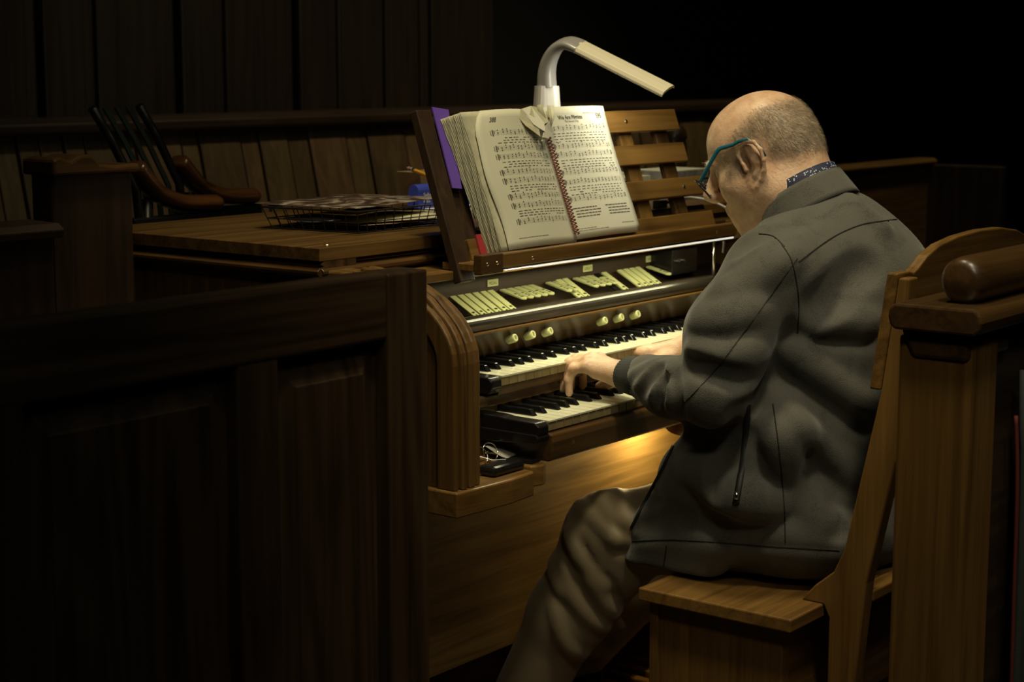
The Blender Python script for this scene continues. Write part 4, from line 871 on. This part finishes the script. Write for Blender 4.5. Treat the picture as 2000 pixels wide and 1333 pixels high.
# glasses (worn by the person: own thing)
GL = thing('eyeglasses', 'dark rimmed eyeglasses with blue green temples worn low on the nose', 'glasses', H(0, .11, -.01))
teal = mat('teal_acetate', (.015, .12, .17), .25); dkf = mat('dark_frame', (.02, .02, .025), .25)
for sx in (-1, 1):
    hz = H(sx*.069, .107, .012)
    MB().tube(spline([hz, H(sx*.0755, .085, .030), H(sx*.0785, .058, .052), H(sx*.079, .048, .056)], 5)+[H(sx*.0800, .026, .054), H(sx*.084, .012, .056), H(sx*.090, -.004, .054), H(sx*.091, -.020, .036), H(sx*.090, -.024, .014)], [.0026]*16+[.0022]*4+[.002], 8, flat=(Uv, 1.5)).obj('temple', teal if sx < 0 else dkf, GL, smooth=True)
    loop = []
    for i in range(33):
        a = 2*math.pi*i/32; ca, sa = math.cos(a), math.sin(a); rr_ = 1/((abs(ca)**2.8+abs(sa)**2.8)**(1/2.8)); loop.append(H(sx*(.036+.029*rr_*ca), .115-.008*abs(rr_*ca)*(1 if ca > 0 else 0)+.008*rr_*sa, -.002+.0195*rr_*sa))
    MB().tube(loop, .0019, 6, cap=False).obj('rim', dkf, GL, smooth=True)
    MB().add(loop[:-1], [tuple(range(32))]).obj('lens', mat('lens_glass', (.9, .95, .95), .02, trans=1.0, alpha=.35) if sx < 0 else bpy.data.materials['lens_glass'], GL)
MB().tube([H(-.009, .114, .002), H(0, .117, .005), H(.009, .114, .002)], .002, 6).obj('bridge', dkf, GL, smooth=True)
# ---- jacket
def jacket(h, folds=None):
    J = SDF((2.48, 1.25, .455), (3.26, 1.90, 1.20), h)
    J.ell((2.875, 1.512, .90), (.205, .150, .215), None, .06)
    J.ell((2.865, 1.540, .69), (.205, .175, .235), None, .08)
    J.ell((2.860, 1.520, .560), (.225, .200, .115), None, .06)
    J.cone((2.735, 1.515, 1.020), (3.015, 1.510, 1.020), .088, .088, .06)
    J.cone((2.875, 1.500, 1.080), (2.872, 1.560, 1.060), .085, .085, .06)
    J.cone((2.90, 1.44, .98), (2.90, 1.43, .82), .12, .13, .07)
    J.chain([LS+Vector((.01, -.01, .008)), LS.lerp(LE, .5)+Vector((-.008, .012, .006)), LE+Vector((-.002, .0, .0))], [.082, .074, .066], .045)
    J.chain([LE, LE.lerp(LW, .5)+Vector((0, 0, -.008)), LW+Vector((-.004, -.052, .000))], [.060, .052, .044], .022)
    J.chain([RS, RE, RW+Vector((.02, -.045, 0))], [.085, .066, .042], .045)
    # front flap hanging beside the thigh
    for dx, dy in ((0, 0), (.006, -.05), (.004, -.10), (.004, -.15)):
        J.chain([(2.655+dx, 1.612+dy, .75), (2.652+dx, 1.668+dy, .66), (2.645+dx, 1.728+dy, .555), (2.640+dx, 1.768+dy, .470)], [.040, .034, .027, .020], .045)
    if folds:
        for kind, pts, r, k in folds:
            for a, b in zip(pts[:-1], pts[1:]): J.cone(a, b, r, r, k, kind == 'c')
    # trimmed flat at the hem; opening for neck
    zh = .480; sl, X, Y, Z = J.blk((2.4, 1.2, .4), (3.3, 1.95, zh+.02)); J.comb(sl, (Z-(zh+.03*np.clip((1.5-Y), -.3, .3)*.35)+0*X), .006, True)
    return J
J0 = jacket(.009); Pj, Fj = J0.net(); tj = bvh(Pj, Fj); FO = []
def fold(pts, kind, r, lift, k):
    p = cast(tj, pts, lift=lift)
    # drop jumps between different parts of the garment
    run = [p[0]] if p else []
    for q in p[1:]:
        if (q-run[-1]).length > .06:
            if len(run) > 2: FO.append((kind, run, r, k))
            run = [q]
        else: run.append(q)
    if len(run) > 2: FO.append((kind, run, r, k))
def crease(pts, r=.010, d=.004, k=.022, dep=None): fold(pts, 'c', r, r+k/4-(dep or (.0048 if r > .0105 else .0035)), k)
def ridge(pts, r=.012, d=-.007, k=.026, p=None): fold(pts, 'r', r, -(r+k/4)+(p or (.0036 if r > .0105 else .0028)), k)
# sleeve, upper arm
ridge([(1545, 500), (1470, 545), (1400, 575)], .016, -.010, .03); crease([(1460, 640), (1420, 660), (1365, 672)], .012, .004); ridge([(1480, 600), (1420, 618), (1362, 622)], .016, -.009, .03)
ridge([(1480, 690), (1420, 700), (1352, 690)], .015, -.008, .03); crease([(1450, 745), (1400, 735), (1345, 712)], .010, .004); ridge([(1310, 790), (1303, 760), (1302, 715)], .008, -.003)
for a in (((1240, 760), (1262, 735), (1290, 712)), ((1272, 785), (1280, 755), (1295, 725)), ((1300, 800), (1306, 770), (1305, 735)), ((1232, 735), (1250, 722), (1280, 706))): ridge(a, .006, -.0025, .012)
for a in (((1252, 772), (1270, 742), (1292, 722)), ((1288, 795), (1294, 765), (1298, 740)), ((1330, 812), (1328, 780), (1322, 730))): crease(a, .006, .002, .014, .0018)
# arm pit and back
crease([(1555, 665), (1590, 640), (1640, 655), (1710, 655)], .012, .004, .03); ridge([(1560, 640), (1620, 625), (1700, 632)], .014, -.008, .03)
crease([(1550, 640), (1535, 720), (1480, 790), (1440, 812)], .014, .004, .03); crease([(1590, 600), (1640, 560), (1690, 520)], .014, .008, .04)
for pts in (((1500, 790), (1560, 850), (1640, 960), (1700, 1010)), ((1490, 800), (1530, 880), (1590, 990), (1640, 1040)), ((1530, 700), (1600, 770), (1690, 840)), ((1480, 830), (1500, 920), (1530, 1000))): crease(pts, .011, .006, .03, .0036)
for pts in (((1510, 770), (1590, 850), (1680, 930)), ((1500, 830), (1545, 920), (1610, 1020)), ((1550, 690), (1620, 740), (1700, 790))): ridge(pts, .014, 0, .03, .0024)
crease([(1345, 850), (1400, 858), (1440, 840)], .012, .003, .03); ridge([(1350, 905), (1400, 950), (1430, 985)], .016, -.010, .04); crease([(1445, 830), (1420, 900), (1415, 960)], .010, .003, .03)
ridge([(1430, 970), (1470, 985), (1520, 990)], .014, -.008, .04); crease([(1250, 1035), (1330, 1020), (1420, 1035)], .010, .003, .03); crease([(1228, 1058), (1330, 1056), (1500, 1068), (1640, 1076)], .003, .001, .010, .002)
crease([(1660, 365), (1690, 395), (1720, 420)], .010, .003, .025); ridge([(1665, 385), (1700, 420), (1730, 450)], .010, -.004, .02); crease([(1440, 480), (1480, 455), (1560, 430)], .012, .007, .035)
J = jacket(.0052, FO); Pj, Fj = J.net(); Pj = lap(Pj, Fj, 3, .5)
cloth, nt, b = nodes('jacket_knit'); N, L = nt.nodes, nt.links; tc = N.new('ShaderNodeTexCoord')
n1 = N.new('ShaderNodeTexNoise'); n1.inputs['Scale'].default_value = 500; n1.inputs['Detail'].default_value = 2; L.new(tc.outputs['Object'], n1.inputs['Vector'])
n3 = N.new('ShaderNodeTexNoise'); n3.inputs['Scale'].default_value = 22; n3.inputs['Detail'].default_value = 5; n3.inputs['Distortion'].default_value = .6; L.new(tc.outputs['Object'], n3.inputs['Vector'])
ad = N.new('ShaderNodeMath'); ad.operation = 'ADD'; L.new(n1.outputs['Fac'], ad.inputs[0]); L.new(n3.outputs['Fac'], ad.inputs[1])
r = N.new('ShaderNodeValToRGB'); e = r.color_ramp.elements; e[0].position = .72; e[0].color = (.042, .041, .033, 1); e[1].position = 1.25; e[1].color = (.082, .079, .064, 1); L.new(ad.outputs[0], r.inputs['Fac']); L.new(r.outputs['Color'], b.inputs['Base Color'])
bp = N.new('ShaderNodeBump'); bp.inputs['Strength'].default_value = .5; bp.inputs['Distance'].default_value = .0015; L.new(ad.outputs[0], bp.inputs['Height']); L.new(bp.outputs['Normal'], b.inputs['Normal'])
b.inputs['Roughness'].default_value = .8; b.inputs['Sheen Weight'].default_value = .25
jk = link('jacket', net_mesh('jacket', Pj, Fj), cloth, PER)
tj = bvh(Pj, Fj)
seam_m = mat('seam_thread', (.012, .012, .011), .8)
for pts in (((1527, 478), (1546, 510), (1557, 560), (1560, 600), (1558, 650)), ((1560, 512), (1625, 465), (1680, 440), (1725, 432), (1762, 428)), ((1557, 505), (1460, 640), (1400, 720), (1335, 790)), ((1568, 372), (1620, 362), (1668, 352)), ((1482, 457), (1510, 462), (1532, 482)), ((1510, 790), (1524, 900), (1532, 1000), (1534, 1060)), ((1228, 1058), (1330, 1056), (1500, 1068), (1640, 1076)), ((1302, 1066), (1300, 1085), (1296, 1108))):
    c = cast(tj, pts, lift=.0002)
    if len(c) > 2: MB().tube(c, .0013, 5).obj('seam', seam_m, jk)
zp = cast(tj, ((1462, 792), (1455, 860), (1446, 930), (1437, 985)), lift=-.0035)
ZP = MB().tube(zp, .0075, 8, flat=((0, 0, 1), 1.0)).obj('pocket_zip', mat('zip_tape', (.012, .012, .012), .6), jk, smooth=True)
zl = cast(tj, ((1440, 962), (1439, 975)), lift=.004)
if zl: MB().tube([zl[0], zl[-1]], .0035, 8).obj('zip_pull', chrome, ZP, smooth=True)
fe = cast(tj, ((1326, 850), (1290, 925), (1250, 1000), (1222, 1060), (1212, 1098)), lift=.001)
if len(fe) > 2: MB().tube(fe, .0035, 6).obj('front_zip', bpy.data.materials['zip_tape'], jk, smooth=True)
# cuffs : ribbed bands
rib = mat('ribbed_cuff', (.035, .037, .036), .85, bump=.8, bscale=900)
def band(c, ax, r0, r1, ln, name, m, n=72, amp=.0012, up=1, flatz=.85):
    ax = Vector(ax).normalized(); a = ax.cross(Vector((0, 0, 1))).normalized(); b_ = a.cross(ax); c = Vector(c); P = []
    for j, (f, rr_) in enumerate(((0, r0*.9), (0, r0), (.5, (r0+r1)/2), (1, r1), (1, r1*.88))):
        P.append([c+ax*ln*f+(a*math.cos(2*math.pi*i/n)+b_*math.sin(2*math.pi*i/n)*flatz)*(rr_+(amp if i % 2 else 0)) for i in range(n)])
    return MB().grid(P, True).obj(name, m, jk, smooth=True)
band(LW+Vector((-.004, -.056, .000)), LW-LE, .046, .0385, .056, 'cuff', rib)
band(RW+Vector((.02, -.05, .0)), RW-RE, .043, .036, .040, 'cuff', rib)
# standing collar and shirt collar: tilted bands round the neck
def collar(c, rx, ry, hgt, tilt, name, m, parent, thick=.004, n=40, a0=-90, a1=270, top=.94, gap=0):
    c = Vector(c); T = Matrix.Rotation(-tilt, 3, 'X'); P = []
    for j in range(7):
        f = j/6; row = []
        for i in range(n+1):
            a = math.radians(a0+gap+(a1-a0-2*gap)*i/n); sc = 1-(1-top)*f; hh = hgt*(f-.5)
            row.append(c+T @ Vector((rx*sc*math.cos(a), ry*sc*math.sin(a), hh)))
        P.append(row)
    return MB().grid(P).obj(name, m, parent, smooth=True, solid=thick)
collar((2.872, 1.560, 1.128), .087, .100, .052, math.radians(33), 'collar', cloth, jk, .005, a0=90, a1=450, gap=10, top=.90)
shirt, nt, b = nodes('dotted_navy_shirt'); N, L = nt.nodes, nt.links; tc = N.new('ShaderNodeTexCoord'); vo = N.new('ShaderNodeTexVoronoi'); vo.inputs['Scale'].default_value = 210; L.new(tc.outputs['Object'], vo.inputs['Vector'])
r = N.new('ShaderNodeValToRGB'); r.color_ramp.interpolation = 'CONSTANT'; e = r.color_ramp.elements; e[0].color = (.55, .60, .72, 1); e[1].position = .27; e[1].color = (.012, .016, .05, 1); L.new(vo.outputs['Distance'], r.inputs['Fac']); L.new(r.outputs['Color'], b.inputs['Base Color']); b.inputs['Roughness'].default_value = .7
collar((2.872, 1.566, 1.142), .0785, .0925, .054, math.radians(33), 'shirt_collar', shirt, PER, .003, a0=90, a1=450, gap=8, top=.90)
# ---- trousers
def trousers(h, folds=None):
    T = SDF((2.52, 1.30, .03), (3.24, 2.20, .72), h)
    T.ell((2.86, 1.50, .565), (.185, .15, .10), None, .05)
    for sx, hip, knee, ank in ((-1, (2.765, 1.52, .555), (2.682, 1.858, .505), (2.665, 2.045, .13)), (1, (2.955, 1.52, .555), (3.02, 1.870, .462), (3.02, 2.16, .13))):
        mid = [(hip[i]+knee[i])/2 for i in range(3)]; mid[2] += .012; shin = [(knee[i]*.55+ank[i]*.45) for i in range(3)]
        T.chain([hip, mid, knee], [.092, .088, .076], .04); T.chain([knee, shin, ank], [.074, .071, .066], .035); T.cone((knee[0], knee[1]-.04, knee[2]-.06), (shin[0], shin[1]-.035, shin[2]), .05, .045, .04)
    if folds:
        for kind, pts, r, k in folds:
            for a, b in zip(pts[:-1], pts[1:]): T.cone(a, b, r, r, k, kind == 'c')
    sl, X, Y, Z = T.blk((2.4, 1.2, .0), (3.4, 1.70, .49)); T.comb(sl, np.maximum(Z-.4735, np.maximum(Y-1.690, -10))+0*X, .01, True)
    return T
T0 = trousers(.009); Pt, Ft = T0.net(); tj = bvh(Pt, Ft); FO = []
for pts in (((1115, 985), (1150, 1010), (1195, 1050), (1215, 1080)), ((1100, 1020), (1108, 1060), (1150, 1110), (1170, 1140)), ((1130, 1060), (1160, 1120), (1200, 1180)), ((1160, 1200), (1200, 1225), (1230, 1215)), ((1090, 1190), (1120, 1270), (1165, 1285)), ((1180, 1130), (1215, 1190), (1225, 1220))): crease(pts, .006, 0, .016, .0045)
for pts in (((1125, 985), (1165, 1015), (1205, 1060)), ((1108, 1035), (1130, 1090), (1180, 1150)), ((1098, 1100), (1115, 1160), (1160, 1215), (1200, 1235)), ((1150, 1130), (1185, 1185), (1215, 1225)), ((1080, 1180), (1105, 1260), (1150, 1285), (1180, 1278)), ((1175, 965), (1180, 985), (1200, 1010)), ((1200, 960), (1215, 990), (1225, 1020)), ((1090, 1050), (1080, 1110), (1100, 1160))): ridge(pts, .007, 0, .020, .0045)
T = trousers(.0056, FO); Pt, Ft = T.net(); Pt = lap(Pt, Ft, 2, .5)
tr = link('trousers', net_mesh('trousers', Pt, Ft), mat('tan_trousers', (.20, .155, .085), .55, bump=.25, bscale=900, sheen=.15), PER)
tj = bvh(Pt, Ft); c = cast(tj, ((1250, 970), (1160, 1010), (1108, 1060)), lift=-.0004)
for x in (2.665, 3.02):
    sh = MB(); sh.grid([rr(Vector((x, (2.00 if x < 2.8 else 2.11)+.26*f, .078+hh)), w_*.5, hh2, Vector((1, 0, 0)), Vector((0, 0, 1)), 16, 2.6) for f, w_, hh, hh2 in ((0, .02, 0, .02), (.03, .066, 0, .036), (.25, .076, .01, .045), (.5, .082, .0, .036), (.8, .088, -.012, .024), (.97, .06, -.016, .016), (1, .02, -.018, .01))], True).obj('shoe', black, PER, smooth=True)
